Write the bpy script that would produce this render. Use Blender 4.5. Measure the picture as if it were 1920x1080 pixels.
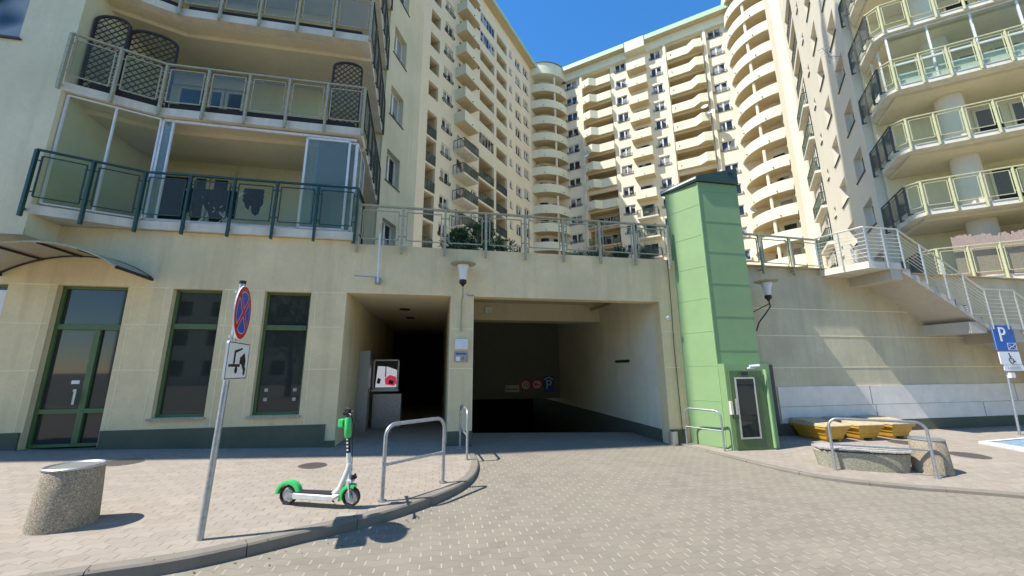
import bpy, math, random
from mathutils import Matrix, Vector
R = math.radians
sc = bpy.context.scene
for o in list(bpy.data.objects): bpy.data.objects.remove(o)
col = sc.collection

# ---------------------------------------------------------------- camera
EYE = 1.7
PITCH, ROLL, YAW = R(11.842), R(-0.313), R(10.903)
Rt = Vector((math.cos(YAW), -math.sin(YAW), 0)); Fh = Vector((math.sin(YAW), math.cos(YAW), 0)); Zv = Vector((0, 0, 1))
F = Fh*math.cos(PITCH) + Zv*math.sin(PITCH); U = -Fh*math.sin(PITCH) + Zv*math.cos(PITCH)
cR = Rt*math.cos(ROLL) + U*math.sin(ROLL); cU = -Rt*math.sin(ROLL) + U*math.cos(ROLL)
cam_d = bpy.data.cameras.new('camera'); cam = bpy.data.objects.new('camera', cam_d); col.objects.link(cam)
m = Matrix((cR, cU, -F)).transposed().to_4x4(); m.translation = (0, 0, EYE); cam.matrix_world = m
cam_d.sensor_width = 36; cam_d.lens = 36*725/1920; cam_d.clip_start = 0.05; cam_d.clip_end = 3000
sc.camera = cam

# ---------------------------------------------------------------- sky, sun, exposure
SUN = Vector((-0.69, -0.10, 1.0)).normalized()          # towards the sun
w = bpy.data.worlds.new("World"); sc.world = w; w.use_nodes = True
nt = w.node_tree; bg = nt.nodes['Background']
sky = nt.nodes.new('ShaderNodeTexSky'); sky.sky_type = 'NISHITA'; sky.sun_disc = False
sky.sun_elevation = math.asin(SUN.z); sky.sun_rotation = math.atan2(SUN.x, SUN.y)
sky.air_density = 1.0; sky.dust_density = 0.0; sky.ozone_density = 4.0
hs = nt.nodes.new('ShaderNodeHueSaturation'); hs.inputs['Saturation'].default_value = 1.26; hs.inputs['Hue'].default_value = 0.5
nt.links.new(sky.outputs[0], hs.inputs['Color']); nt.links.new(hs.outputs[0], bg.inputs[0]); bg.inputs[1].default_value = 0.13
sl = bpy.data.lights.new('sun', 'SUN'); sl.energy = 3.6; sl.angle = R(0.53); sl.color = (1.0, 0.95, 0.87)
so = bpy.data.objects.new('sun', sl); col.objects.link(so); so.rotation_euler = SUN.to_track_quat('Z', 'Y').to_euler()
sc.view_settings.view_transform = 'Standard'; sc.view_settings.look = 'None'
sc.view_settings.exposure = 1.1; sc.view_settings.gamma = 1.0
sc.render.resolution_x, sc.render.resolution_y = 1920, 1080

# ---------------------------------------------------------------- materials
class NT:
    """small helper to write node maths"""
    def __init__(s, name):
        s.m = bpy.data.materials.new(name); s.m.use_nodes = True; s.t = s.m.node_tree
        s.b = s.t.nodes['Principled BSDF']; s.geo = None
    def n(s, typ, **k):
        x = s.t.nodes.new(typ)
        for a, v in k.items(): setattr(x, a, v)
        return x
    def L(s, a, b): s.t.links.new(a, b)
    def pos(s):
        if not s.geo: s.geo = s.n('ShaderNodeNewGeometry')
        return s.geo.outputs['Position']
    def M(s, op, *a):
        x = s.n('ShaderNodeMath', operation=op)
        for i, v in enumerate(a):
            if isinstance(v, (int, float)): x.inputs[i].default_value = v
            else: s.L(v, x.inputs[i])
        return x.outputs[0]
    def noise(s, scale, detail=4, rough=.55, vec=None):
        x = s.n('ShaderNodeTexNoise'); x.inputs['Scale'].default_value = scale
        x.inputs['Detail'].default_value = detail; x.inputs['Roughness'].default_value = rough
        s.L(vec if vec is not None else s.pos(), x.inputs['Vector']); return x.outputs['Fac']
    def scaled(s, v):
        x = s.n('ShaderNodeVectorMath', operation='MULTIPLY'); s.L(s.pos(), x.inputs[0]); x.inputs[1].default_value = v
        return x.outputs[0]
    def ramp(s, f, stops):
        x = s.n('ShaderNodeValToRGB'); e = x.color_ramp.elements
        e[0].position, e[0].color = stops[0][0], (*stops[0][1], 1); e[1].position, e[1].color = stops[-1][0], (*stops[-1][1], 1)
        for p, c in stops[1:-1]:
            k = e.new(p); k.color = (*c, 1)
        s.L(f, x.inputs[0]); return x.outputs[0]
    def fr(s, f, a, b, lo=0., hi=1.):
        x = s.n('ShaderNodeMapRange'); s.L(f, x.inputs[0])
        for i, v in enumerate((a, b, lo, hi)): x.inputs[i+1].default_value = v
        return x.outputs[0]
    def mix(s, f, a, b, mode='MIX'):
        x = s.n('ShaderNodeMix', data_type='RGBA', blend_type=mode)
        if isinstance(f, (int, float)): x.inputs[0].default_value = f
        else: s.L(f, x.inputs[0])
        for i, v in ((6, a), (7, b)):
            if isinstance(v, tuple): x.inputs[i].default_value = (*v, 1)
            else: s.L(v, x.inputs[i])
        return x.outputs[2]
    def bump(s, h, strength=.3, dist=.01):
        x = s.n('ShaderNodeBump'); x.inputs['Strength'].default_value = strength; x.inputs['Distance'].default_value = dist
        s.L(h, x.inputs['Height']); s.L(x.outputs[0], s.b.inputs['Normal'])
    def done(s, c=None, rough=.8, metal=0., **k):
        if isinstance(c, tuple): s.b.inputs['Base Color'].default_value = (*c, 1)
        elif c is not None: s.L(c, s.b.inputs['Base Color'])
        if isinstance(rough, (int, float)): s.b.inputs['Roughness'].default_value = rough
        else: s.L(rough, s.b.inputs['Roughness'])
        s.b.inputs['Metallic'].default_value = metal
        for a, v in k.items(): s.b.inputs[a].default_value = v
        return s.m

def mul(c, f): return tuple(x*f for x in c)
def stucco(name, c, dirt=.78, streak=.8, grain=60, patch=.6, mottle=None):
    t = NT(name)
    big = t.noise(patch, 5, .6); st = t.noise(1.0, 4, .6, t.scaled((3.2, 3.2, .22))); fine = t.noise(grain, 3, .7)
    a = t.mix(t.fr(big, .35, .68), mul(c, dirt), c)
    b = t.mix(t.fr(st, .36, .62, 0, 1), mul(c, streak), (1, 1, 1)) if False else t.mix(t.fr(st, .5, .72, 0, .5), a, mul(c, dirt*streak))
    mot = t.noise(9, 4, .7); b = t.mix(t.fr(mot, .45, .75, 0, .35), b, mottle or mul(c, dirt*.85))
    b = t.mix(t.fr(fine, .3, .7, 0, .26), b, mul(c, .55))
    blot = t.noise(2.1, 6, .75); b = t.mix(t.fr(blot, .58, .72, 0, .22), b, mul(c, .62))
    t.bump(fine, .5, .006)
    return t.done(b, .92)
def plain(name, c, rough=.6, metal=0., var=.12, scale=7, bump=0., **k):
    t = NT(name); n = t.noise(scale, 4, .65)
    cc = t.mix(t.fr(n, .3, .7), mul(c, 1-var), mul(c, 1+var*.5))
    if bump: t.bump(t.noise(scale*8, 3), bump, .004)
    return t.done(cc, rough, metal, **k)
def glass(name, tint, alpha=.35, rough=.03, refl=1.0):
    t = NT(name); m_ = t.m; nt = t.t
    tr = t.n('ShaderNodeBsdfTransparent'); tr.inputs[0].default_value = (*tint, 1)
    gl = t.n('ShaderNodeBsdfGlossy'); gl.inputs['Roughness'].default_value = rough; gl.inputs[0].default_value = (.95, 1, .98, 1)
    df = t.n('ShaderNodeBsdfDiffuse'); df.inputs[0].default_value = (*mul(tint, .5), 1)
    fz = t.n('ShaderNodeFresnel'); fz.inputs[0].default_value = 1.5
    mx = t.n('ShaderNodeMixShader'); mx.inputs[0].default_value = alpha; t.L(tr.outputs[0], mx.inputs[1]); t.L(df.outputs[0], mx.inputs[2])
    m2 = t.n('ShaderNodeMixShader'); t.L(t.M('MULTIPLY', fz.outputs[0], refl), m2.inputs[0]); t.L(mx.outputs[0], m2.inputs[1]); t.L(gl.outputs[0], m2.inputs[2])
    t.L(m2.outputs[0], nt.nodes['Material Output'].inputs[0]); return m_
def foliage(name, c, c2):
    t = NT(name); n = t.noise(3.5, 3); n2 = t.noise(40, 2)
    a = t.mix(t.fr(n, .35, .65), c, c2); a = t.mix(t.fr(n2, .35, .65, 0, .5), a, mul(c2, 1.5)); return t.done(a, .55)

YG = (.56, .53, .36)
M = {}
M['stucco'] = stucco('pale_green_yellow_render', (.80, .73, .47), .88, .84)
M['stucco_low'] = stucco('weathered_cream_render', (.87, .71, .41), .80, .70, 45, .8)
M['stucco_side'] = stucco('pale_green_render', (.80, .73, .49), .84, .84)
M['tower'] = stucco('tower_render', (.80, .745, .56), .93, .94, 30, .15)
M['tower_warm'] = stucco('warm_tower_render', (.86, .77, .59), .93, .94, 30, .15)
M['parapet'] = stucco('pale_parapet_render', (.78, .78, .60), .93, .88, 30, .3)
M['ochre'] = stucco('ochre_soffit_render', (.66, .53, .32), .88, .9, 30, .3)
M['grey_wall'] = stucco('pale_grey_render', (.76, .70, .56), .9, .93, 30, .2)
M['panel'] = stucco('retaining_wall_render', (.68, .61, .41), .76, .74, 50, .7)
M['white_panel'] = plain('painted_white_panel', (.76, .71, .62), .55, 0, .12, 2.5)
M['groove'] = plain('pale_joint', (.84, .75, .48), .9)
M['groove_dark'] = plain('dark_joint', (.16, .17, .15), .9)
M['plinth'] = stucco('grey_green_plinth', (.125, .13, .085), .8, .8, 50, 1.2)
M['concrete'] = stucco('grey_concrete', (.60, .54, .44), .85, .85, 60, 1.0)
M['slab_white'] = stucco('white_concrete_edge', (.78, .73, .59), .8, .72, 50, 1.5)
M['soffit'] = stucco('cream_soffit', (.76, .67, .46), .9, .9, 50, .5)
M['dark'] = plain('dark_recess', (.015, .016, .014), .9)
M['inside'] = plain('room_inside', (.10, .10, .085), .9)
M['garage_wall'] = stucco('garage_render', (.86, .79, .60), .85, .85, 50, .7)
M['garage_dark'] = plain('dark_garage_wall', (.22, .22, .17), .9)  # darker tone of the garage header wall
M['green_frame'] = plain('green_painted_metal', (.085, .145, .05), .5)
M['rail_dark_green'] = plain('dark_green_paint', (.018, .055, .04), .35)
M['rail_grey'] = plain('weathered_grey_green_steel', (.40, .38, .26), .6, .0, .3, 20)
M['rail_black'] = plain('dark_steel', (.05, .052, .045), .45)
M['rail_yellow'] = plain('pale_yellow_green_paint', (.46, .46, .27), .45, .0, .2, 20)
M['steel'] = plain('brushed_stainless_steel', (.60, .58, .53), .42, .7, .1, 30)
M['galv'] = plain('galvanised_steel', (.42, .44, .46), .42, .75, .25, 25)
M['white_metal'] = plain('white_powder_coat', (.72, .73, .74), .4)
M['upvc'] = plain('white_window_frame', (.74, .73, .70), .4)
M['sill'] = plain('dark_sill', (.05, .05, .045), .5)
M['pane'] = None
t = NT('window_glass'); nz = t.noise(.75, 1)
M['pane'] = t.done(t.mix(t.fr(nz, .5, .56), (.02, .024, .028), (.34, .33, .30)), .06, 0)
t = NT('shop_glass'); M['shop_glass'] = t.done((.030, .036, .032), .03, 0)
M['room_glass'] = plain('dark_room_glass', (.035, .036, .034), .5, **{'Specular IOR Level': .1})
M['lift_glass'] = glass('dark_lift_glass', (.25, .26, .26), .5)
M['glass_green'] = glass('green_tinted_glass', (.92, .95, .90), .04, .04, .09)
M['glass_clear'] = glass('clear_glass', (.90, .94, .90), .03, .03, .07)
M['glass_blue'] = glass('bluish_glass', (.70, .82, .80), .28, .05, .35)
M['glass_dark'] = glass('smoked_glass', (.3, .36, .34), .4, .05, .4)
M['lift_green'] = plain('green_enamel_panel', (.22, .345, .155), .65, 0, .08, 1.3)
M['lift_seam'] = plain('pale_green_seam', (.26, .42, .19), .5)
M['lift_cap'] = plain('dark_green_capping', (.03, .06, .04), .5)
M['black'] = plain('black_plastic', (.014, .014, .015), .45)
M['cloth'] = plain('black_navy_cloth', (.004, .004, .008), .95, 0, .3, 12)
M['trellis'] = plain('dark_stained_wood', (.035, .03, .028), .8)
M['rubber'] = plain('black_rubber', (.02, .02, .02), .75)
M['lime'] = plain('bright_green_plastic', (.06, .52, .14), .35)
M['scooter_white'] = plain('white_scooter_paint', (.62, .64, .60), .35, .1, .1, 14)
M['red'] = plain('sign_red', (.55, .015, .03), .4, 0, .06)
M['blue'] = plain('sign_blue', (.015, .09, .48), .4, 0, .06)
M['pblue'] = plain('parking_sign_blue', (.004, .10, .40), .6, 0, .04)
M['white'] = plain('sign_white', (.78, .78, .76), .45, 0, .05)
M['sign_pink'] = plain('reflective_border', (.75, .62, .62), .45, 0, .05)
M['yellow'] = plain('yellow_plastic', (.56, .31, .035), .5, 0, .2, 6)
M['yellow_lid'] = plain('dusty_yellow_lid', (.52, .41, .23), .6, 0, .25, 9)
M['reed'] = plain('reed_screen', (.38, .29, .25), .9, 0, .45, 45)
M['lamp_glass'] = plain('frosted_lamp_glass', (.72, .74, .76), .25, 0, .05)
M['roof_green'] = plain('pale_green_eave', (.42, .56, .40), .5)
M['poly'] = glass('aged_polycarbonate', (.70, .66, .56), .8, .3, .3)
M['wood'] = plain('grey_wood_slats', (.42, .40, .38), .8, 0, .3, 18, .3)
M['manhole'] = plain('cast_iron_cover', (.12, .10, .085), .7, .2, .3, 30, .5)
M['terracotta'] = plain('terracotta', (.42, .18, .09), .8)
M['leaf'] = foliage('dark_leaves', (.025, .05, .02), (.06, .10, .035))
M['leaf2'] = foliage('grey_green_leaves', (.06, .085, .045), (.14, .17, .09))
M['leaf3'] = foliage('conifer_leaves', (.03, .075, .025), (.07, .13, .045))
M['bark'] = plain('bark', (.10, .075, .05), .9, 0, .3, 20)
def pebble(name, base):
    t = NT(name); v = t.n('ShaderNodeTexVoronoi'); v.inputs['Scale'].default_value = 120; t.L(t.pos(), v.inputs['Vector'])
    sep = t.n('ShaderNodeSeparateColor'); t.L(v.outputs['Color'], sep.inputs[0])
    c = t.ramp(sep.outputs[0], [(0, mul(base, .45)), (.35, mul(base, .85)), (.7, base), (1, mul(base, 1.5))])
    c = t.mix(t.fr(t.noise(5, 4), .35, .7, 0, .25), c, mul(base, .6))
    t.bump(v.outputs['Distance'], .8, .008); return t.done(c, .85)
M['pebble'] = pebble('exposed_aggregate_concrete', (.39, .325, .235))
M['pebble2'] = pebble('weathered_aggregate_concrete', (.40, .38, .28))

def paver(name, base, dark, bw, rh, dash, dash_w, row_w, zig, tint):
    """interlocking concrete blocks: rows along X with staggered cross joints"""
    t = NT(name); sep = t.n('ShaderNodeSeparateXYZ'); t.L(t.pos(), sep.inputs[0]); x, y = sep.outputs[0], sep.outputs[1]
    wob = t.M('MULTIPLY', t.M('SUBTRACT', t.noise(1.3, 2), .5), .05)
    x = t.M('ADD', x, wob); y = t.M('ADD', y, wob)
    tri = t.M('PINGPONG', x, bw/2)                             # 0..bw/2
    y2 = t.M('ADD', y, t.M('MULTIPLY', tri, zig))
    v = t.M('DIVIDE', y2, rh); row = t.M('FLOOR', v); fv = t.M('SUBTRACT', v, row)
    par = t.M('MULTIPLY', t.M('MODULO', t.M('ADD', row, 1000.0), 2.0), .5)
    u = t.M('ADD', t.M('DIVIDE', x, bw), par); cu = t.M('FLOOR', u); fu = t.M('SUBTRACT', u, cu)
    du = t.M('MULTIPLY', t.M('MINIMUM', fu, t.M('SUBTRACT', 1.0, fu)), bw)
    dv = t.M('MULTIPLY', t.M('MINIMUM', fv, t.M('SUBTRACT', 1.0, fv)), rh)
    jd = t.M('MULTIPLY', t.M('LESS_THAN', du, dash_w), t.M('GREATER_THAN', dv, rh*.16))
    jr = t.M('LESS_THAN', dv, row_w)
    cmb = t.n('ShaderNodeCombineXYZ'); t.L(cu, cmb.inputs[0]); t.L(row, cmb.inputs[1])
    wn = t.n('ShaderNodeTexWhiteNoise'); t.L(cmb.outputs[0], wn.inputs[0])
    c = t.mix(wn.outputs[0], mul(base, .86), mul(base, 1.07))
    big = t.noise(.55, 5, .6); c = t.mix(t.fr(big, .35, .65), c, t.mix(.5, c, tint))
    st = t.noise(2.6, 5, .7); c = t.mix(t.fr(st, .5, .75, 0, .45), c, mul(base, .62))
    fine = t.noise(140, 3, .7); c = t.mix(t.fr(fine, .3, .7, 0, .3), c, mul(base, .62))
    oil = t.noise(.9, 6, .75, t.scaled((1, 1.4, 1))); c = t.mix(t.fr(oil, .62, .70, 0, .38), c, mul(base, .38))
    dust = t.noise(.42, 5, .7); c = t.mix(t.fr(dust, .55, .7, 0, .4), c, mul(base, 1.28))
    c = t.mix(t.M('MULTIPLY', jr, .5), c, mul(base, .55))
    sand = t.fr(t.noise(1.1, 4, .7), .3, .62, .25, .95); c = t.mix(t.M('MULTIPLY', jd, sand), c, dash)
    h = t.M('SUBTRACT', 1.0, t.M('MAXIMUM', jd, jr)); h = t.M('ADD', h, t.M('MULTIPLY', fine, .25))
    t.bump(h, .35, .006); return t.done(c, .9)
M['road'] = paver('interlocking_road_pavers', (.245, .212, .166), None, .20, .125, (.42, .37, .30), .006, .0035, .35, (.26, .245, .18))
M['pave'] = paver('pavement_blocks', (.335, .288, .23), None, .22, .12, (.13, .105, .08), .006, .0045, .45, (.34, .29, .24))
M['kerb'] = stucco('concrete_kerb', (.25, .222, .18), .8, .85, 80, 2.5)

# ---------------------------------------------------------------- mesh builder
LOC = {}
class MB:
    def __init__(s, mat=None): s.v = []; s.f = []; s.M = mat or Matrix(); s.flip = s.M.determinant() < 0
    def add(s, vs, fs):
        k = len(s.v); s.v += [s.M @ Vector(p) for p in vs]
        s.f += [tuple(k+i for i in (reversed(f) if s.flip else f)) for f in fs]; return s
    def box(s, x0, x1, y0, y1, z0, z1):
        if x0 > x1: x0, x1 = x1, x0
        if y0 > y1: y0, y1 = y1, y0
        if z0 > z1: z0, z1 = z1, z0
        return s.add([(x0,y0,z0),(x1,y0,z0),(x1,y1,z0),(x0,y1,z0),(x0,y0,z1),(x1,y0,z1),(x1,y1,z1),(x0,y1,z1)],
              [(3,2,1,0),(4,5,6,7),(0,1,5,4),(1,2,6,5),(2,3,7,6),(3,0,4,7)])
    def quad(s, a, b, c, d): return s.add([a, b, c, d], [(0,1,2,3)])
    def prism(s, poly, z0, z1):
        """poly xy list counter-clockwise; z0,z1 numbers or per-vertex lists"""
        n = len(poly); a = sum(poly[i][0]*poly[(i+1)%n][1]-poly[(i+1)%n][0]*poly[i][1] for i in range(n))
        if a < 0: poly = poly[::-1]; z0 = z0[::-1] if isinstance(z0, list) else z0; z1 = z1[::-1] if isinstance(z1, list) else z1
        Z0 = z0 if isinstance(z0, list) else [z0]*n; Z1 = z1 if isinstance(z1, list) else [z1]*n
        vs = [(p[0], p[1], Z0[i]) for i, p in enumerate(poly)] + [(p[0], p[1], Z1[i]) for i, p in enumerate(poly)]
        return s.add(vs, [tuple(range(n-1, -1, -1)), tuple(range(n, 2*n))] + [(i, (i+1)%n, n+(i+1)%n, n+i) for i in range(n)])
    def cyl(s, p0, p1, r0, r1=None, seg=12, cap=True):
        r1 = r0 if r1 is None else r1; p0 = Vector(p0); p1 = Vector(p1); d = (p1-p0).normalized()
        a = d.orthogonal().normalized(); b = d.cross(a)
        vs = [p0+(a*math.cos(2*math.pi*i/seg)+b*math.sin(2*math.pi*i/seg))*r0 for i in range(seg)] + \
             [p1+(a*math.cos(2*math.pi*i/seg)+b*math.sin(2*math.pi*i/seg))*r1 for i in range(seg)]
        fs = [(i, (i+1)%seg, seg+(i+1)%seg, seg+i) for i in range(seg)]
        if cap: fs += [tuple(range(seg-1, -1, -1)), tuple(range(seg, 2*seg))]
        return s.add(vs, fs)
    def tube(s, pts, r, seg=8):
        pts = [Vector(p) for p in pts]; n = len(pts); vs = []; a = None
        for i, p in enumerate(pts):
            d = ((pts[min(i+1, n-1)]-p).normalized() + (p-pts[max(i-1, 0)]).normalized()).normalized()
            a = d.orthogonal().normalized() if a is None else (a - d*a.dot(d)).normalized()
            b = d.cross(a); rr = r[i] if isinstance(r, (list, tuple)) else r
            vs += [p+(a*math.cos(2*math.pi*k/seg)+b*math.sin(2*math.pi*k/seg))*rr for k in range(seg)]
        fs = [(i*seg+k, i*seg+(k+1)%seg, (i+1)*seg+(k+1)%seg, (i+1)*seg+k) for i in range(n-1) for k in range(seg)]
        fs += [tuple(range(seg-1, -1, -1)), tuple((n-1)*seg+k for k in range(seg))]
        return s.add(vs, fs)
    def bar(s, p0, p1, w, h):
        """rectangular bar: w sideways, h the other way"""
        p0 = Vector(p0); p1 = Vector(p1); d = (p1-p0).normalized(); up = Vector((0,0,1))
        if abs(d.z) > .95: up = Vector((0,1,0))
        a = d.cross(up).normalized()*w/2; b = a.normalized().cross(d)*h/2
        vs = [p0-a-b, p0+a-b, p0+a+b, p0-a+b, p1-a-b, p1+a-b, p1+a+b, p1-a+b]
        return s.add(vs, [(3,2,1,0),(4,5,6,7),(0,1,5,4),(1,2,6,5),(2,3,7,6),(3,0,4,7)])
    def lathe(s, prof, c=(0,0,0), seg=24, sx=1, sy=1):
        n = len(prof); vs = [(c[0]+r*sx*math.cos(2*math.pi*k/seg), c[1]+r*sy*math.sin(2*math.pi*k/seg), c[2]+z) for r, z in prof for k in range(seg)]
        fs = [(i*seg+k, i*seg+(k+1)%seg, (i+1)*seg+(k+1)%seg, (i+1)*seg+k) for i in range(n-1) for k in range(seg)]
        fs += [tuple(range(seg-1, -1, -1)), tuple((n-1)*seg+k for k in range(seg))]
        return s.add(vs, fs)
    def holed(s, u0, u1, z0, z1, holes, w0, w1):
        """wall in the local plane (u, z), outer face at w1 and inner face at w0, with rectangular holes (u0,u1,z0,z1) and their reveals"""
        us = sorted({u0, u1, *[h[0] for h in holes], *[h[1] for h in holes]}); zs = sorted({z0, z1, *[h[2] for h in holes], *[h[3] for h in holes]})
        us = [u for u in us if u0 <= u <= u1]; zs = [z for z in zs if z0 <= z <= z1]
        nu, nz = len(us)-1, len(zs)-1
        H = [[any(h[0] < (us[i]+us[i+1])/2 < h[1] and h[2] < (zs[j]+zs[j+1])/2 < h[3] for h in holes) for j in range(nz)] for i in range(nu)]
        for i in range(nu):
            j = 0
            while j < nz:                                      # merge solid cells of a column
                if H[i][j]: j += 1; continue
                k = j
                while k+1 < nz and not H[i][k+1]: k += 1
                a, b, c, d = us[i], us[i+1], zs[j], zs[k+1]
                s.quad((a,w1,c),(a,w1,d),(b,w1,d),(b,w1,c)); s.quad((a,w0,c),(b,w0,c),(b,w0,d),(a,w0,d))
                j = k+1
        sol = lambda i, j: 0 <= i < nu and 0 <= j < nz and not H[i][j]
        for i in range(nu+1):
            for j in range(nz):
                A, B = sol(i-1, j), sol(i, j)
                if A != B:
                    u, c, d = us[i], zs[j], zs[j+1]
                    q = ((u,w0,c),(u,w1,c),(u,w1,d),(u,w0,d)); s.quad(*(q if B else q[::-1]))
        for j in range(nz+1):
            for i in range(nu):
                A, B = sol(i, j-1), sol(i, j)
                if A != B:
                    z, a, b = zs[j], us[i], us[i+1]
                    q = ((a,w0,z),(b,w0,z),(b,w1,z),(a,w1,z)); s.quad(*(q if A else q[::-1]))
        return s
    def build(s, name, mat, parent=None, smooth=False, bevel=0):
        me = bpy.data.meshes.new(name); inv = world_of(parent).inverted() if parent is not None else Matrix()
        me.from_pydata([inv @ p for p in s.v], [], s.f); me.materials.append(mat)
        if smooth:
            me.polygons.foreach_set('use_smooth', [True]*len(me.polygons))
            me.set_sharp_from_angle(angle=R(40))
        me.update(); o = bpy.data.objects.new(name, me); col.objects.link(o); LOC[o.name] = world_of(parent)
        if parent is not None: o.parent = parent
        if bevel:
            b = o.modifiers.new('bevel', 'BEVEL'); b.width = bevel; b.segments = 2; b.limit_method = 'ANGLE'
        return o
def world_of(o): return LOC.get(o.name, Matrix()) if o is not None else Matrix()
def tag(o, label=None, cat=None, group=None, kind=None):
    if label: o['label'] = label
    if cat: o['category'] = cat
    if group: o['group'] = group
    if kind: o['kind'] = kind
    return o
def thing(name, loc, label, cat, group=None, rz=0):
    o = bpy.data.objects.new(name, None); col.objects.link(o); o.location = loc; o.rotation_euler = (0, 0, rz)
    LOC[o.name] = Matrix.Translation(loc) @ Matrix.Rotation(rz, 4, 'Z'); o.empty_display_size = .2
    return tag(o, label, cat, group)
def kids(o): return [c for c in bpy.data.objects if c.parent == o]
def copy_tree(o, parent=None, off=None, ks=None):
    c = o.copy(); col.objects.link(c); LOC[c.name] = LOC[o.name]; c.parent = parent
    if parent is None and off is not None:
        c.location = Vector(o.location) + Vector(off); LOC[c.name] = Matrix.Translation(off) @ LOC[o.name]
    for ch in kids(o): copy_tree(ch, c)
    return c
def part_copy(o, off):
    """copy of a part (and its sub-parts) of the same thing, shifted by off"""
    c = o.copy(); col.objects.link(c); c.parent = o.parent
    inv = world_of(o.parent).to_3x3().inverted(); c.location = Vector(o.location) + inv @ Vector(off); LOC[c.name] = LOC[o.name]
    for ch in PK.get(o.name, []):
        d = ch.copy(); col.objects.link(d); d.parent = c
    return c
PK = {}
def sub(parent, *os):
    PK.setdefault(parent.name, []).extend(os)
def text(name, s, size, mat, M4, parent, ext=.002, align='CENTER'):
    cu = bpy.data.curves.new(name, 'FONT'); cu.body = s; cu.size = size; cu.align_x = align; cu.align_y = 'CENTER'; cu.extrude = ext; cu.resolution_u = 3
    tmp = bpy.data.objects.new('tmp', cu); me = bpy.data.meshes.new_from_object(tmp); bpy.data.objects.remove(tmp)
    b = MB(M4); b.add([v.co[:] for v in me.vertices], [tuple(p.vertices) for p in me.polygons]); bpy.data.meshes.remove(me)
    return b.build(name, mat, parent)

def frame(ox, oy, ang, oz=0):
    """local (u, w, z): u to the right along a facade as one faces it, w out of it"""
    a = R(ang); d = (math.cos(a), math.sin(a)); n = (d[1], -d[0])
    return Matrix(((d[0], n[0], 0, ox), (d[1], n[1], 0, oy), (0, 0, 1, oz), (0, 0, 0, 1)))

def gz(x): return -.03*max(x, -14) if x < 8 else -.24

# ================================================================ GROUND
def sheet(name, poly, zf, step, mat, kind='structure', parent=None):
    import bmesh
    bm = bmesh.new(); bm.faces.new([bm.verts.new((p[0], p[1], 0)) for p in poly])
    xs = [p[0] for p in poly]; ys = [p[1] for p in poly]
    for ax, lo, hi in ((0, min(xs), max(xs)), (1, min(ys), max(ys))):
        v = math.ceil(lo/step)*step
        while v < hi:
            n = (1, 0, 0) if ax == 0 else (0, 1, 0); c = (v, 0, 0) if ax == 0 else (0, v, 0)
            bmesh.ops.bisect_plane(bm, geom=bm.verts[:]+bm.edges[:]+bm.faces[:], plane_co=c, plane_no=n); v += step
    for v in bm.verts: v.co.z = zf(v.co.x, v.co.y)
    bm.normal_update()
    for f in bm.faces:
        if f.normal.z < 0: f.normal_flip()
    me = bpy.data.meshes.new(name); bm.to_mesh(me); bm.free(); me.materials.append(mat)
    o = bpy.data.objects.new(name, me); col.objects.link(o)
    if kind: o['kind'] = kind
    return o
cl = lambda v, a=0., b=1.: max(a, min(b, v))
def zl(x, y): return -.03*max(x, -14)                                  # left pavement
def zrt(x, y):                                                         # right pavement
    return -.18 - .035*(cl(x, 6, 8)-6) + cl((x-6)/3)*cl(y-6, 0, 3.8)*.031
def zroad(x, y):
    k = .02 + .09*cl((8.6-y)/2.6) if x < 3 else .02 + (.09 - .05*cl((x-3)/3))*cl((8.6-y)/2.6)
    base = -.03*max(x, -14) if x < 6 else -.18 - .035*(cl(x, 6, 8)-6)
    if y > 11.5 and .5 < x < 6.5: base -= (min(y, 24)-11.5)*.17
    return base - k
g = [-300, -120, -60, -30, -20, -16, -14] + [i for i in range(-13, 31)] + [40, 60, 120, 300]
gy = [-300, -120, -60, -30, -20, -12, -8, -6, -4, -2] + [i*.5 for i in range(-3, 49)] + [30, 60, 120, 400]
b = MB(); n = len(g)
b.add([(x, y, zroad(x, y) - (0 if y < 25 else .3)) for y in gy for x in g],
      [(j*n+i, j*n+i+1, (j+1)*n+i+1, (j+1)*n+i) for j in range(len(gy)-1) for i in range(n-1)])
tag(b.build('road', M['road']), kind='structure')

LK = [(-14, .9), (-8, 2.6), (-4.6, 3.62), (-3.3, 4.02), (-2.679, 4.211), (-2.246, 4.331), (-1.85, 4.52), (-1.378, 4.808), (-.95, 5.06), (-.584, 5.32), (-.1, 5.76), (.329, 6.266), (.6, 6.74), (.76, 7.263), (.85, 7.9), (.85, 8.699), (.82, 9.3)]
RK = [(6.13, 9.47), (6.212, 8.778), (6.318, 8.059), (6.45, 7.3), (6.62, 6.703), (6.86, 6.27), (7.244, 5.95), (7.7, 5.68), (8.25, 5.4), (8.75, 5.1), (9.8, 4.4), (12, 3.1), (18, -.6)]
def offset(path, d):
    out = []
    for i, p in enumerate(path):
        a = path[max(i-1, 0)]; c = path[min(i+1, len(path)-1)]; t = Vector((c[0]-a[0], c[1]-a[1])).normalized()
        out.append((p[0]-t.y*d, p[1]+t.x*d))
    return out
def dense(path, st=.12):
    """Catmull-Rom smoothing"""
    out = []; n = len(path)
    for i in range(n-1):
        p0, p1, p2, p3 = [Vector(path[max(0, min(n-1, k))]) for k in (i-1, i, i+1, i+2)]
        k = max(2, int((p2-p1).length/st))
        for j in range(k):
            t = j/k; out.append(tuple(.5*((2*p1)+(p2-p0)*t+(2*p0-5*p1+4*p2-p3)*t*t+(3*p1-p0-3*p2+p3)*t**3)))
    return out + [path[-1]]
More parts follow.
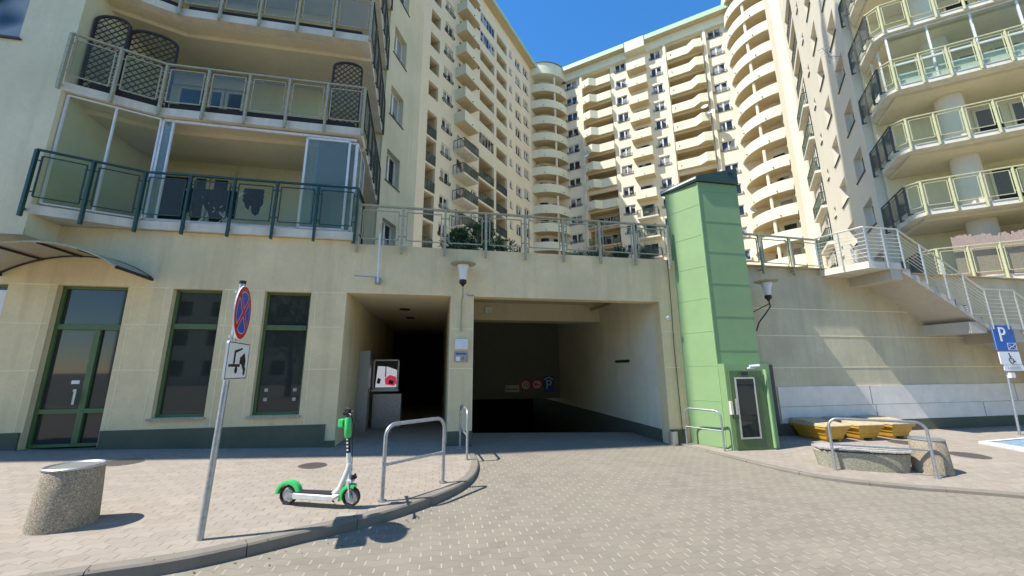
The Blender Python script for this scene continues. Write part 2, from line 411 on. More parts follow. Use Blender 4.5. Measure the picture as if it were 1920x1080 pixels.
def kerb_run(path, inner, zf, stone, gap=.008, side=1):
    """kerb stones along a path, each an edge block with a small joint"""
    b = MB(); pts = dense(path); inn = offset(pts, inner); acc = 0; cut = []
    for i in range(len(pts)-1):
        L_ = (Vector(pts[i+1])-Vector(pts[i])).length; acc += L_
        t = Vector((pts[i+1][0]-pts[i][0], pts[i+1][1]-pts[i][1])).normalized()
        e0, e1 = Vector(pts[i]), Vector(pts[i+1]); f0, f1 = Vector(inn[i]), Vector(inn[i+1])
        if acc > stone: acc = 0; e1 = e1-t*gap; f1 = f1-t*gap
        c = .018*(1 if inner > 0 else -1)
        nrm = Vector((-t.y, t.x))*c
        z = lambda p, d=0: zf(p.x, p.y)+.004+d
        vs = [(e0.x, e0.y, z(e0, -.35)), (e1.x, e1.y, z(e1, -.35)), (e1.x, e1.y, z(e1, -.018)), (e0.x, e0.y, z(e0, -.018)),
              ((e0+nrm).x, (e0+nrm).y, z(e0)), ((e1+nrm).x, (e1+nrm).y, z(e1)), (f1.x, f1.y, z(f1)), (f0.x, f0.y, z(f0)),
              (f0.x, f0.y, z(f0, -.35)), (f1.x, f1.y, z(f1, -.35))]
        b.add(vs, [(0,1,2,3), (3,2,5,4), (4,5,6,7), (7,6,9,8), (1,9,6,5,2), (0,3,4,7,8)])
    return b
tag(kerb_run(LK, .14, zl, 1.0).build('kerb', M['kerb']), kind='structure')
tag(kerb_run(RK, .12, zrt, .9).build('kerb', M['kerb']), kind='structure')
li = [p for p in offset(dense(LK), .14)]
sheet('pavement', li + [(.83, 9.52), (.3, 9.52), (.3, 22), (-2.3, 22), (-2.3, 9.6), (-14, 9.6), (-40, 9.6), (-40, -6), (-16, .3)], zl, 1.0, M['pave'])
ri = [p for p in offset(dense(RK), .12)]
sheet('pavement', [(6.25, 9.7)] + ri + [(30, -8), (45, -8), (45, 12), (9, 12), (9, 9.7)], zrt, 1.0, M['pave'])

# ================================================================ near left building with the shopfront
LB = thing('apartment_building', (-5, 9.5, .15), 'pale rendered apartment building on the left above the green framed shopfront', 'building')
FZ = [4.95 + 2.8*k for k in range(18)]
FM = frame(0, 9.5, 0)                                    # shopfront plane, u = x, w towards the street
ops = [(-7.79, -6.53, .1, 3.47), (-5.69, -4.73, .755, 3.46), (-3.87, -2.9, .755, 3.46), (-10.6, -8.63, .755, 3.46)]
MB(FM).holed(-18, -2.13, -.3, 4.75, ops, -.35, 0).build('shop_wall', M['stucco_low'], LB)
piers = [(-8.6, -7.82, (-7.93,)), (-6.5, -5.72, (-6.4, -5.82)), (-4.7, -3.9, (-4.6, -4.0)), (-2.87, -2.16, (-2.78,))]
for a, c, us in piers:                                   # pale joints of the render
    b = MB(FM)
    for z in (3.47, 2.665, 1.72): b.box(a+.01, c-.01, .001, .006, z-.010, z+.010)
    for u in us: b.box(u-.008, u+.008, .0012, .005, .56, 3.46)
    b.build('wall_joint', M['groove'], LB)
for bx in ((-6.5, -2.34, .035, .54), (-2.339, -2.115, .035, .2), (-12, -7.82, .035, .55)): MB(FM).box(bx[0], bx[1], .001, bx[2], -.3, bx[3]).build('plinth', M['plinth'], LB)
MB(FM).box(-7.819, -6.501, .001, .05, -.3, .235).build('door_step', M['plinth'], LB)
def shop_window(u0, u1, z0, z1, tz, sill=True, mull=None, rails=()):
    f = MB(FM); t = .06; w0, w1 = -.2, -.12
    f.box(u0, u0+t, w0, w1, z0, z1); f.box(u1-t, u1, w0, w1, z0, z1); f.box(u0+t, u1-t, w0, w1, z1-t, z1); f.box(u0+t, u1-t, w0, w1, z0, z0+t)
    f.box(u0+t, u1-t, w0, w1+.02, tz-.07, tz+.045)
    for m_ in (mull or []): f.box(m_-.055, m_+.055, w0, w1+.015, z0+t, tz-.07)
    for (a, c, z) in rails: f.box(a, c, w0, w1+.01, z-.045, z+.045)
    fo = f.build('shop_window' if not mull else 'shop_door', M['green_frame'], LB, bevel=.006)
    g_ = MB(FM).box(u0+.03, u1-.03, -.175, -.165, z0+.03, z1-.03).build('pane', M['shop_glass'], fo)
    if sill: MB(FM).box(u0-.05, u1+.03, -.12, .06, z0-.05, z0-.008).build('sill', M['rail_grey'], fo)
    return fo
dr = shop_window(-7.79, -6.53, .24, 3.47, 2.62, False, [-7.0], [(-7.72, -7.05, .92), (-6.95, -6.6, .92)])
MB(FM).box(-7.13, -7.09, -.11, -.03, 1.05, 1.35).build('handle', M['galv'], dr)
MB(FM).box(-7.3, -7.16, -.163, -.155, 1.45, 1.52).box(-7.24, -7.16, -.163, -.155, 1.3, 1.34).build('notice', M['white'], dr)
shop_window(-5.69, -4.73, .755, 3.46, 2.66)
w3 = shop_window(-3.87, -2.9, .755, 3.46, 2.66)
for u in (-3.7, -3.12):
    for z in (1.24, 1.04): MB(FM).box(u, u+.07, -.163, -.157, z, z+.07).build('sticker', M['galv'], w3)
fl = shop_window(-10.6, -8.63, .755, 3.46, 2.66)
MB(FM).box(-10.4, -8.7, -.155, -.15, 1.6, 3.35).build('poster', M['white'], fl)
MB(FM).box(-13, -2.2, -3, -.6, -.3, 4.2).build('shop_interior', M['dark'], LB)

# upper body left of the balconies
FU = frame(0, 8.82, 0)
wl = [(-10.5, -8.98, z+.9, z+2.3) for z in FZ[1:]]
MB(FU).holed(-22, -8.0, 4.32, 62, wl, -.4, 0).build('wall', M['stucco_side'], LB)
b = MB(); b.prism([(-22, 8.822), (-8.0, 8.822), (-8.0, 9.499), (-22, 9.499)], 4.33, 4.45); b.build('soffit', M['soffit'], LB)
b = MB(); b.box(-8.3, -7.994, 8.83, 11.6, 4.33, 62); b.build('return_wall', M['stucco'], LB)

for (a, c, y, z0, z1) in ((-22, -14, 7.86, 4.4, 14), (-22, -14, 7.30, 14, 20), (-22, -14, 6.45, 20, 62)):   # unseen stepped blocks up the street, added to shade the front walls
    MB().box(a, c, y, 8.42, z0, z1).build('projecting_box', M['stucco_side'], LB)
def window(FMx, u0, u1, z0, z1, root, inset=.13, frame_m='upvc', panes=2, sill_out=.07, bars=False, t=.06):
    """one window of a facade: frame with panes and sill as sub-parts"""
    f = MB(FMx); a, c = -inset-.07, -inset
    f.box(u0, u0+t, a, c, z0, z1); f.box(u1-t, u1, a, c, z0, z1); f.box(u0+t, u1-t, a, c, z1-t, z1); f.box(u0+t, u1-t, a, c, z0, z0+t)
    for i in range(1, panes):
        m_ = u0+(u1-u0)*i/panes; f.box(m_-t*.8, m_+t*.8, a, c+.01, z0+t, z1-t)
    fo = f.build('window', M[frame_m], root)
    p = MB(FMx).box(u0+.02, u1-.02, a+.02, a+.03, z0+.02, z1-.02).build('pane', M['pane'], fo)
    s = MB(FMx)
    s.box(u0-.06, u1+.06, -inset, sill_out, z0-.04, z0-.008)
    if bars:
        for h in (.06, .16, .26): s.box(u0-.12, u1+.12, sill_out+.05, sill_out+.075, z0+h-.02, z0+h+.005)
        for u in (u0-.1, u1+.08): s.box(u, u+.03, .0, sill_out+.05, z0+.03, z0+.29)
    so_ = s.build('sill', M['sill'], fo); sub(fo, p, so_); return fo
wp = window(FU, *wl[0], LB, .12)
for z in range(1, 6): part_copy(wp, (0, 0, 2.8*z))

# apartment body behind the balconies
body = [(-8.0, 11.6), (-3.9, 11.6), (-3.9, 13.7), (-2.25, 13.7), (-6, 19), (-14, 19)]
b = MB(); b.box(-8.0, -3.9, 11.6, 11.9, 4.7, 62); b.box(-4.2, -3.9, 11.9, 13.7, 4.7, 46); b.box(-3.9, -2.26, 13.7, 14.0, 4.7, 46)
b.build('balcony_wall', M['stucco'], LB)
# slanted wall with the large windows
FN = frame(-2.13, 14.0, 67)
nh = [(.02, 1.02, 5.9+2.8*k, 7.2+2.8*k) for k in range(0, 14)]
MB(FN).holed(-.36, 2.12, 4.6, 46, nh, -.35, 0).build('side_wall', M['stucco_side'], LB)
wn = window(FN, .02, 1.02, 5.9, 7.2, LB, .22, 'upvc', 2, .04)
for k in range(1, 14): part_copy(wn, (0, 0, 2.8*k))
b = MB(FN); b.box(2.12, 2.5, -4, -.02, 4.6, 46); b.build('corner_wall', M['stucco_side'], LB)
MB().box(-22, -4.3, 12.0, 12.3, 4.8, 61.5).box(-22, -4.3, 12.301, 18, 4.8, 45).build('core', M['inside'], LB)

OUT = [(-8.0, 8.82), (-6.55, 9.4), (-2.08, 9.4), (-2.3, 13.65)]
def rail_run(name, parent, pts, z, h, mat, gmat=None, spacing=1.0, drop=.24, inset=.07, posts=True, thick=.05, skip_first=False, tube_top=False, gap=.09, zfun=None, bottom=.13):
    """railing along a polyline: top rail, posts that run down past the slab edge, framed panels"""
    zf = zfun or (lambda p: z)
    b = MB(); panels = []; postl = []
    for i in range(len(pts)-1):
        a, c = Vector((*pts[i], 0)), Vector((*pts[i+1], 0)); L_ = (c-a).length; d = (c-a)/L_
        n = max(1, round(L_/spacing)); za, zc = zf(a), zf(c)
        b.bar(a+Vector((0,0,za+h)), c+Vector((0,0,zc+h)), thick*1.1, thick*.8)
        for k in range(n+1):
            p = a+d*L_*k/n; zz = za+(zc-za)*k/n
            if not ((k == 0 and i > 0) or (skip_first and k == 0 and i == 0)): postl.append((p, zz, d))
            if k < n:
                q = a+d*L_*(k+1)/n; z2 = za+(zc-za)*(k+1)/n
                panels.append((p+d*gap, q-d*gap, zz, z2))
    fb = MB(); gl = []
    for p, q, z1, z2 in panels:
        t = thick*.45; A = [p+Vector((0,0,z1+bottom)), q+Vector((0,0,z2+bottom)), q+Vector((0,0,z2+h-.12)), p+Vector((0,0,z1+h-.12))]
        for k in range(4): b.bar(A[k], A[(k+1)%4], t, t)
        for zz in (bottom+.1, h-.22):                       # lugs to the posts
            b.bar(p+Vector((0,0,z1+zz)), p+Vector((0,0,z1+zz))-(q-p).normalized()*gap, t, t); b.bar(q+Vector((0,0,z2+zz)), q+Vector((0,0,z2+zz))+(q-p).normalized()*gap, t, t)
        gl.append(A)
    ro = b.build(name, M[mat], parent)
    ks = []
    for p, zz, d in postl:
        pb = MB(); nx = Vector((d.y, -d.x, 0))
        pb.bar(p+nx*.02+Vector((0,0,zz-drop)), p+Vector((0,0,zz+h)), thick, thick*1.3)
        pb.bar(p+Vector((0,0,zz-drop*.4)), p-nx*.12+Vector((0,0,zz-drop*.4)), .03, .05)
        ks.append(pb.build('post', M[mat], ro))
    if gmat:
        for A in gl:
            gb = MB(); n_ = (A[1]-A[0]).cross(A[3]-A[0]).normalized()*.004
            vs = [v-n_ for v in A]+[v+n_ for v in A]
            gb.add(vs, [(3,2,1,0),(4,5,6,7),(0,1,5,4),(1,2,6,5),(2,3,7,6),(3,0,4,7)])
            ks.append(gb.build('glass_panel', M[gmat], ro))
    sub(ro, *ks); return ro
def grow(pts, d):
    out = []
    for i, p in enumerate(pts):
        a = pts[max(i-1, 0)]; c = pts[min(i+1, len(pts)-1)]
        n1 = Vector((p[1]-a[1], -(p[0]-a[0]))); n2 = Vector((c[1]-p[1], -(c[0]-p[0])))
        n1 = n1.normalized() if n1.length else n2.normalized(); n2 = n2.normalized() if n2.length else n1
        m_ = (n1+n2).normalized(); out.append((p[0]+m_.x*d/max(.5, m_.dot(n1)), p[1]+m_.y*d/max(.5, m_.dot(n1))))
    return out
def slab(name, pts, back, z, th, mat, parent):
    return MB().prism(pts+back, z-th, z).build(name, M[mat], parent)
back = [(-2.6, 13.68), (-4.0, 13.68), (-4.0, 11.7), (-7.98, 11.7)]
for k in range(0, 9):
    z = FZ[k]
    if k == 0:
        pts = [OUT[0], OUT[1], OUT[2], (-2.12, 10.3)]
        slab('balcony_slab', pts, [(-4.0, 10.3), (-4.0, 11.7), (-7.98, 11.7)], z, .19, 'slab_white', LB)
    else: slab('balcony_slab', OUT, back, z, .20, 'slab_white', LB)
    if k >= 1:
        MB().prism(grow(OUT, -.22)+[(-2.75, 13.66), (-3.9, 13.66), (-3.9, 11.59), (-7.97, 11.59)], z-.215, z-.203).build('soffit', M['soffit'], LB)
        MB().prism(grow(OUT[:3], -.55)+[(-2.9, 11.0), (-7.9, 11.0)], z-.33, z-.217).build('ceiling_beam', M['soffit'], LB)
G0 = grow(OUT, .05)
rail_run('railing', LB, [(-8.02, 8.7), G0[1], G0[2], (-2.05, 10.25)], FZ[0], 1.12, 'rail_dark_green', 'glass_green', .9, .3, thick=.048)
rail_run('railing', LB, [(-7.98, 8.72), G0[1], (-2.05, 9.33)], FZ[1], 1.12, 'rail_grey', 'glass_clear', .83, .25)
rail_run('railing', LB, [(-7.98, 8.72), G0[1], (-2.05, 9.33)], FZ[2], 1.12, 'rail_grey', 'glass_green', .83, .25)
rail_run('railing', LB, [(-7.98, 8.72), G0[1], (-2.05, 9.33)], FZ[3], 1.12, 'rail_grey', 'glass_green', .83, .25)
for k in range(1, 9):
    rail_run('side_railing', LB, [(-2.04, 9.42), (-2.26, 13.62)], FZ[k], 1.12, 'rail_black', 'glass_dark', .85, .25, skip_first=True)
# glazed screens of the first balcony
def glazing(pts, z0, z1, n, gm='glass_clear', fm='white_metal', t=.04):
    a, c = Vector((*pts[0], 0)), Vector((*pts[1], 0)); b = MB()
    for k in range(n+1):
        p = a+(c-a)*k/n; b.bar(p+Vector((0,0,z0)), p+Vector((0,0,z1)), t, t)
    for z in (z0, z1): b.bar(a+Vector((0,0,z)), c+Vector((0,0,z)), t, t)
    o = b.build('glazed_screen', M[fm], LB); nn = Vector((c.y-a.y, a.x-c.x, 0)).normalized()*.005
    for k in range(n):
        p = a+(c-a)*(k+.04)/n; q = a+(c-a)*(k+.96)/n
        vs = [p+Vector((0,0,z0)), q+Vector((0,0,z0)), q+Vector((0,0,z1)), p+Vector((0,0,z1))]
        MB().add([v-nn for v in vs]+[v+nn for v in vs], [(3,2,1,0),(4,5,6,7),(0,1,5,4),(1,2,6,5),(2,3,7,6),(3,0,4,7)]).build('pane', M[gm], o)
glazing([(-7.95, 8.93), (-6.55, 9.5)], 5.02, 7.50, 2, t=.035)
glazing([(-6.5, 9.52), (-6.3, 9.52)], 5.02, 7.50, 1, 'glass_blue')
glazing([(-3.35, 9.5), (-2.35, 9.5)], 5.02, 7.38, 1, 'glass_blue', t=.05)
glazing([(-3.12, 9.56), (-2.2, 9.56)], 5.02, 7.38, 1, 'glass_blue')
glazing([(-2.17, 9.55), (-2.2, 10.6)], 5.02, 7.38, 2, 'glass_blue')
MB().bar((-6.5, 9.53, 7.5), (-2.2, 9.53, 7.46), .05, .06).build('screen_track', M['white_metal'], LB)
MB().bar((-6.5, 9.53, 5.02), (-2.2, 9.53, 5.0), .05, .05).build('screen_track', M['white_metal'], LB)
FB = frame(0, 11.6, 0)
for k in range(0, 5):
    z = FZ[k]
    for (a, c) in ((-7.7, -6.95), (-6.9, -6.5), (-6.45, -5.95)):
        b = MB(FB); t = .07
        b.box(a, a+t, .002, .06, z+.06, z+2.15); b.box(c-t, c, .002, .06, z+.06, z+2.15); b.box(a+t, c-t, .002, .06, z+2.08, z+2.15); b.box(a+t, c-t, .002, .06, z+.06, z+.2)
        d_ = b.build('balcony_door', M['soffit'], LB); MB(FB).box(a+.03, c-.03, .003, .02, z+.1, z+2.12).build('pane', M['room_glass'], d_)
    d_ = MB(FB).box(-7.78, -5.85, .004, .12, z+2.17, z+2.36).build('shutter_box', M['soffit'], LB)
for k in (1, 2):                                         # dark troughs standing along the foot of the railing
    MB().prism([(-7.7, 9.02), (-6.62, 9.5), (-6.66, 9.64), (-7.75, 9.16)], FZ[k]+.01, FZ[k]+.2).build('planter_trough', M['trellis'], LB)
    MB().box(-6.45, -2.3, 9.5, 9.66, FZ[k]+.01, FZ[k]+.19).build('planter_trough', M['trellis'], LB)
# entrance canopy
CN = thing('entrance_canopy', (-7.3, 9.5, 3.6), 'arched polycarbonate canopy on dark ribs above the green shop door', 'canopy')
def arc(y, hw=1.33, rise=.42, zc=3.68, xc=-7.46, n=16):
    r_ = (hw*hw+rise*rise)/(2*rise); out = []
    for i in range(n+1):
        x = -hw+2*hw*i/n; out.append((xc+x, y, zc+rise-r_+math.sqrt(r_*r_-x*x)))
    return out
A0, A1 = arc(8.5), arc(9.46)
b = MB(); nA = len(A0)
b.add([*A0, *A1, *[(p[0], p[1], p[2]+.012) for p in A0], *[(p[0], p[1], p[2]+.012) for p in A1]],
      [f for i in range(nA-1) for f in ((i, i+1, nA+i+1, nA+i), (2*nA+i+1, 2*nA+i, 3*nA+i, 3*nA+i+1))])
b.build('roof_sheet', M['poly'], CN)
b = MB(); b.tube([(p[0], p[1], p[2]+.0) for p in A0], .022, 6); b.build('front_rim', M['rail_grey'], CN)
b = MB(); b.tube(A1, .025, 6)
for i in (0, 4, 8, 12, 16): b.bar(Vector(A0[i])-Vector((0,0,.02)), Vector(A1[i])-Vector((0,0,.02)), .025, .04)
b.bar((-6.12, 8.5, 3.67), (-6.12, 9.5, 3.64), .04, .05); b.bar((-8.8, 8.5, 3.67), (-8.8, 9.5, 3.64), .04, .05)
b.build('rib', M['trellis'], CN)

# ================================================================ podium with passage and garage
PD = thing('podium', (2, 9.5, 0), 'rendered podium wall with a dark passage and the wide garage entrance', 'podium')
MB(FM).holed(-2.129, 6.40, -.5, 4.69, [(-2.13, .29, -.6, 3.48), (.86, 5.93, -.6, 3.48)], -.35, 0).build('front_wall', M['stucco_low'], PD)
MB(FM).box(6.41, 8.12, -.35, -.012, -.5, 4.69).build('pier', M['stucco_low'], PD)
for (a, c, us) in ((.3, .85, (.307, .843)), (5.95, 6.39, ())):
    b = MB(FM)
    for z in (2.665, 1.72): b.box(a, c, .001, .006, z-.010, z+.010)
    for u in us: b.box(u-.006, u+.006, .0012, .005, .3, 3.45)
    b.build('wall_joint', M['groove'], PD)
MB(FM).box(.285, .865, .001, .03, -.5, .3).build('plinth', M['plinth'], PD); MB(FM).box(5.925, 6.39, .001, .03, -.5, .16).build('plinth', M['plinth'], PD)
b = MB(); b.quad((-2.129,9.8,-.3),(-2.129,22,-.3),(-2.129,22,3.6),(-2.129,9.8,3.6)); b.box(-2.5, -2.13, 9.851, 22, -.3, 3.6)
b.build('passage_wall', M['stucco_low'], PD)
b = MB(); b.box(.291, .859, 9.851, 22, -3, 4.3); b.build('passage_wall', M['stucco'], PD)
b = MB(); b.box(5.931, 6.3, 9.851, 24, -3.2, 4.3); b.build('garage_wall', M['garage_wall'], PD)
b = MB(); b.box(5.90, 5.93, 9.86, 24, -3, .12); b.build('garage_plinth', M['plinth'], PD)
MB().box(-2.13, .29, 9.86, 22, 3.5, 3.6).build('ceiling', M['soffit'], PD); MB().box(.86, 5.93, 9.86, 24, 4.02, 4.15).build('ceiling', M['soffit'], PD)
b = MB(); b.box(.861, 5.929, 13.5, 14.2, 3.4, 4.02); b.build('ceiling_beam', M['soffit'], PD)
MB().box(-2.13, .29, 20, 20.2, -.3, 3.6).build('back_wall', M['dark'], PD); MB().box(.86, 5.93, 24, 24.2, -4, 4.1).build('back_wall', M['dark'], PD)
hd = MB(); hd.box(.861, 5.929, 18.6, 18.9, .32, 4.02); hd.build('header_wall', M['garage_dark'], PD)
MB().cyl((5.91, 11.4, 1.93), (5.91, 12.3, 1.93), .045).build('wall_light', M['trellis'], PD)
for xx, yy in ((-1.0, 12), (-.95, 14)): MB().cyl((xx, yy, 3.47), (xx, yy, 3.499), .16).build('ceiling_light', M['trellis'], PD)
MB().tube([(5.6, 9.9, 3.85), (5.6, 13.45, 3.85)], .05, 10).build('pipe', M['galv'], PD); MB().tube([(1.2, 14.3, 3.9), (5.4, 14.3, 3.9)], .05, 10).build('pipe', M['galv'], PD)
b = MB(); b.box(1.62, 1.86, 13.42, 13.5, 3.62, 3.86); b.build('junction_box', M['white_metal'], PD)
# podium terrace slab
sheet('podium_terrace', [(-2.1, 9.52), (60, 9.52), (60, 70), (-25, 70), (-25, 16.5), (-2.1, 16.5)], lambda x, y: 4.69, 200, M['concrete'])
# garage signs hung on the header
def disc(b, c, r, y, seg=28, th=.01): b.cyl((c[0], y, c[1]), (c[0], y-th, c[1]), r, seg=seg)
def face(x, y, z, s=1):
    """text frame facing -Y"""
    return Matrix(((s,0,0,x),(0,0,-s,y),(0,s,0,z),(0,0,0,1)))
def sign(name, loc, label, cat='sign', group=None): return thing(name, loc, label, cat, group)
s = sign('speed_limit_sign', (4.22, 18.58, .95), 'round red-ringed sign reading 10 on the dark wall inside the garage')
b = MB(); disc(b, (4.22, .95), .27, 18.59, th=.02); b.build('sign_plate', M['red'], s)
b = MB(); disc(b, (4.22, .95), .205, 18.569, th=.004); b.build('sign_face', M['sign_pink'], s)
text('digits', '10', .30, M['black'], face(4.22, 18.562, .95), s)
s = sign('prohibition_sign', (4.78, 18.58, .97), 'red-ringed prohibition sign with vehicle symbols beside the blue garage parking sign')
b = MB(); disc(b, (4.78, .97), .27, 18.59, th=.02); b.build('sign_plate', M['red'], s)
b = MB(); disc(b, (4.78, .97), .205, 18.569, th=.004); b.build('sign_face', M['sign_pink'], s)
b = MB(); b.box(4.66, 4.79, 18.56, 18.564, .93, 1.0); b.box(4.82, 4.92, 18.56, 18.564, .93, .97); b.box(4.69, 4.75, 18.56, 18.564, 1.0, 1.04); b.box(4.84, 4.89, 18.56, 18.564, .97, 1.0)
b.box(4.755, 4.80, 18.56, 18.565, 1.12, 1.18); b.box(4.755, 4.80, 18.56, 18.565, .77, .83); b.build('symbol', M['red'], s)
s = sign('garage_parking_sign', (5.36, 18.58, .99), 'blue sign with a white P under a little roof inside the garage')
MB().box(5.09, 5.63, 18.57, 18.59, .62, 1.37).build('sign_plate', M['blue'], s)
text('letter', 'P', .62, M['white'], face(5.36, 18.562, .93), s, .003)
b = MB(); b.bar((5.14, 18.56, 1.2), (5.36, 18.56, 1.31), .004, .05); b.bar((5.36, 18.56, 1.31), (5.58, 18.56, 1.2), .004, .05); b.build('roof_symbol', M['white'], s)
s = sign('notice_plate', (3.56, 18.58, .78), 'small pale rectangular notice left of the 10 sign inside the garage')
MB().box(3.23, 3.9, 18.57, 18.59, .63, .95).build('plate', M['slab_white'], s)
b = MB()
for i in range(9): b.box(3.3+i*.06, 3.34+i*.06, 18.564, 18.569, .73, .79)
b.build('lettering', M['black'], s)

# kiosk cabinet and display case in the passage
s = thing('display_case', (-1.45, 12.3, .1), 'display case with a painted, glowing red car reflection on a grey cabinet in the passage', 'display case')
MB().box(-1.80, -1.0, 12.3, 12.8, .05, 1.0).build('cabinet', M['galv'], s)
b = MB(); b.box(-1.86, -1.08, 12.27, 12.40, 1.08, 1.13); b.box(-1.84, -1.80, 12.3, 12.36, 1.13, 2.0); b.box(-1.14, -1.10, 12.3, 12.36, 1.13, 2.0); b.box(-1.84, -1.10, 12.3, 12.36, 1.96, 2.0); b.box(-1.84, -1.10, 12.3, 12.36, 1.13, 1.17)
b.build('case_frame', M['white_metal'], s)
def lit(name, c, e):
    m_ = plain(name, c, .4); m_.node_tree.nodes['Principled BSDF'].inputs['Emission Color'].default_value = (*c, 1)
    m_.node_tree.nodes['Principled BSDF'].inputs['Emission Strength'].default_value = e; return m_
LW, LRd, LK_ = lit('glowing_reflection_white', (.62, .62, .66), .28), lit('glowing_reflection_red', (.60, .03, .09), .30), M['black']  # street reflection in the glass, painted in glowing colours; no backlight
MB().box(-1.80, -1.14, 12.35, 12.37, 1.17, 1.96).build('reflection_back', LK_, s)
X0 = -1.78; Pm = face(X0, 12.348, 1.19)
def flat(poly, d=.001):                                   # polygon in the painted reflection's plane
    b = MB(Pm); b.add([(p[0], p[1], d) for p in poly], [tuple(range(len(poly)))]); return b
flat([(.02,.0),(.62,.0),(.62,.50),(.35,.60),(.06,.62)]).build('reflection_road', LW, s)
b = flat([(.30,.08),(.55,.04),(.62,.12),(.60,.30),(.42,.36),(.28,.26)], .002); b.build('reflection_car', LRd, s)
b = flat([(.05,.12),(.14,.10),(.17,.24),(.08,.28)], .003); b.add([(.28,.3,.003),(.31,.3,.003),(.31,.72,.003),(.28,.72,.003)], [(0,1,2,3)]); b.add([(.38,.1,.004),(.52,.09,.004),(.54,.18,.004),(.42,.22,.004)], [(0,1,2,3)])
b.build('reflection_dark', LK_, s)
MB().box(-2.12, -1.84, 11.6, 11.95, .05, 2.23).build('grey_column_cabinet', M['galv'], None)
o = bpy.data.objects['grey_column_cabinet']; o.name = 'cabinet'; tag(o, 'tall narrow grey metal cabinet against the left wall of the passage', 'cabinet')

# podium railings
PR = thing('railing', (2.2, 9.45, 4.69), 'weathered steel railing with framed panels on the podium edge above the garage', 'railing')
rail_run('railing_run', PR, [(-1.98, 9.44), (6.34, 9.44)], 4.69, .99, 'rail_grey', None, 1.04, .22, thick=.055, gap=.1)
MB().cyl((6.30, 9.42, 4.4), (6.30, 9.42, 5.6), .03).build('end_post', M['rail_grey'], PR)
PR2 = thing('railing', (10.3, 9.5, 4.69), 'weathered steel railing with framed panels between the green lift tower and the stair landing', 'railing')
rail_run('railing_run', PR2, [(8.35, 9.52), (11.72, 9.66)], 4.66, .99, 'rail_grey', None, 1.05, .22, thick=.055, gap=.1)

# wall lamp on the pillar
def lamp(loc, label, arm, conduit):
    L_ = thing('wall_lamp', loc, label, 'lamp', 'lamps on the podium walls'); x, y, z = loc
    MB().lathe([(.0,.0),(.30,.015),(.31,.03),(.16,.055),(.05,.075),(0,.08)], (x, y, z+.02), 28).build('lamp_hood', M['rail_grey'], L_, True)
    MB().lathe([(.07,-.36),(.085,-.33),(.10,-.15),(.15,-.02),(.14,.015),(.0,.016)], (x, y, z), 20).build('lamp_shade', M['lamp_glass'], L_, True)
    MB().lathe([(.025,-.52),(.05,-.47),(.09,-.44),(.09,-.37),(.07,-.35),(0,-.35)], (x, y, z), 16).build('lamp_base', M['black'], L_, True)
    MB().tube(arm, .018, 8).build('bracket', M['black'] if conduit else M['rail_grey'], L_); return L_
lamp((.56, 9.2, 4.18), 'round-hooded lamp with frosted glass over the pillar between passage and garage', [(.56,9.2,3.68),(.57,9.25,3.45),(.56,9.45,3.3),(.55,9.47,2.6)], 0)
L2 = lamp((9.1, 9.15, 4.05), 'round-hooded lamp on a curved black bracket on the retaining wall', [(9.1,9.15,3.55),(9.14,9.16,3.38),(9.05,9.25,3.2),(8.92,9.4,2.95),(8.88,9.48,2.72)], 1)
MB().tube([(9.1,9.16,3.45),(8.9,9.3,3.33),(8.68,9.4,3.2)], .014, 6).build('stay', M['black'], L2)
o = MB().box(.42, .73, 9.43, 9.498, 2.17, 2.42).build('junction_box', M['white_metal'], None, bevel=.01); tag(o, 'blank whitish box on the pillar below its lamp', 'box')
s = thing('house_number_sign', (.57, 9.49, 2.0), 'grey number sign with a white square on the pillar under the whitish box', 'sign')
MB().box(.41, .74, 9.48, 9.498, 1.87, 2.12).build('sign_plate', M['galv'], s)
b = MB(); b.box(.45, .70, 9.474, 9.479, 2.05, 2.085); b.build('lettering', M['blue'], s)
MB().box(.45, .55, 9.474, 9.479, 1.90, 2.0).build('white_square', M['white'], s)
text('digit', '1', .12, M['black'], face(.62, 9.474, 1.95), s)
# CCTV bracket and antenna
s = thing('antenna', (-1.43, 9.4, 3.8), 'white stick antenna with a side arm on the podium wall above the passage', 'antenna')
MB().cyl((-1.43, 9.33, 3.72), (-1.45, 9.33, 4.93), .022).build('mast', M['white_metal'], s)
b = MB(); b.cyl((-1.43, 9.33, 3.84), (-1.96, 9.33, 3.86), .014); b.box(-1.5, -1.37, 9.35, 9.5, 3.70, 3.84); b.build('side_arm', M['galv'], s)
o = MB().tube([(.85,9.47,3.5),(.72,9.3,3.46),(.66,9.26,3.49)], .018).build('camera_bracket', M['galv'], None); tag(o, 'small grey bracket with camera at the top right corner of the pillar', 'bracket')
o = MB().cyl((6.12, 9.46, 3.05), (6.12, 9.4, 3.02), .05).build('sensor', M['white_metal'], None); tag(o, 'little round sensor on the wall right of the garage opening', 'sensor')
o = MB().tube([(6.28, 9.47, 4.7), (6.27, 9.47, 3.4), (6.25, 9.475, 2.2), (6.27, 9.47, 0)], .009, 5).build('cable', M['black'], None); tag(o, 'thin dark cable running down the wall between garage and green lift', 'cable')
s = thing('corner_guard', (5.9, 9.4, -.2), 'bright steel corner guard at the foot of the garage right edge', 'guard')
b = MB(); b.box(5.88, 5.93, 9.30, 9.5, -.25, .12); b.box(5.96, 6.06, 9.38, 9.42, -.25, .12); b.build('guard_plate', M['steel'], s)

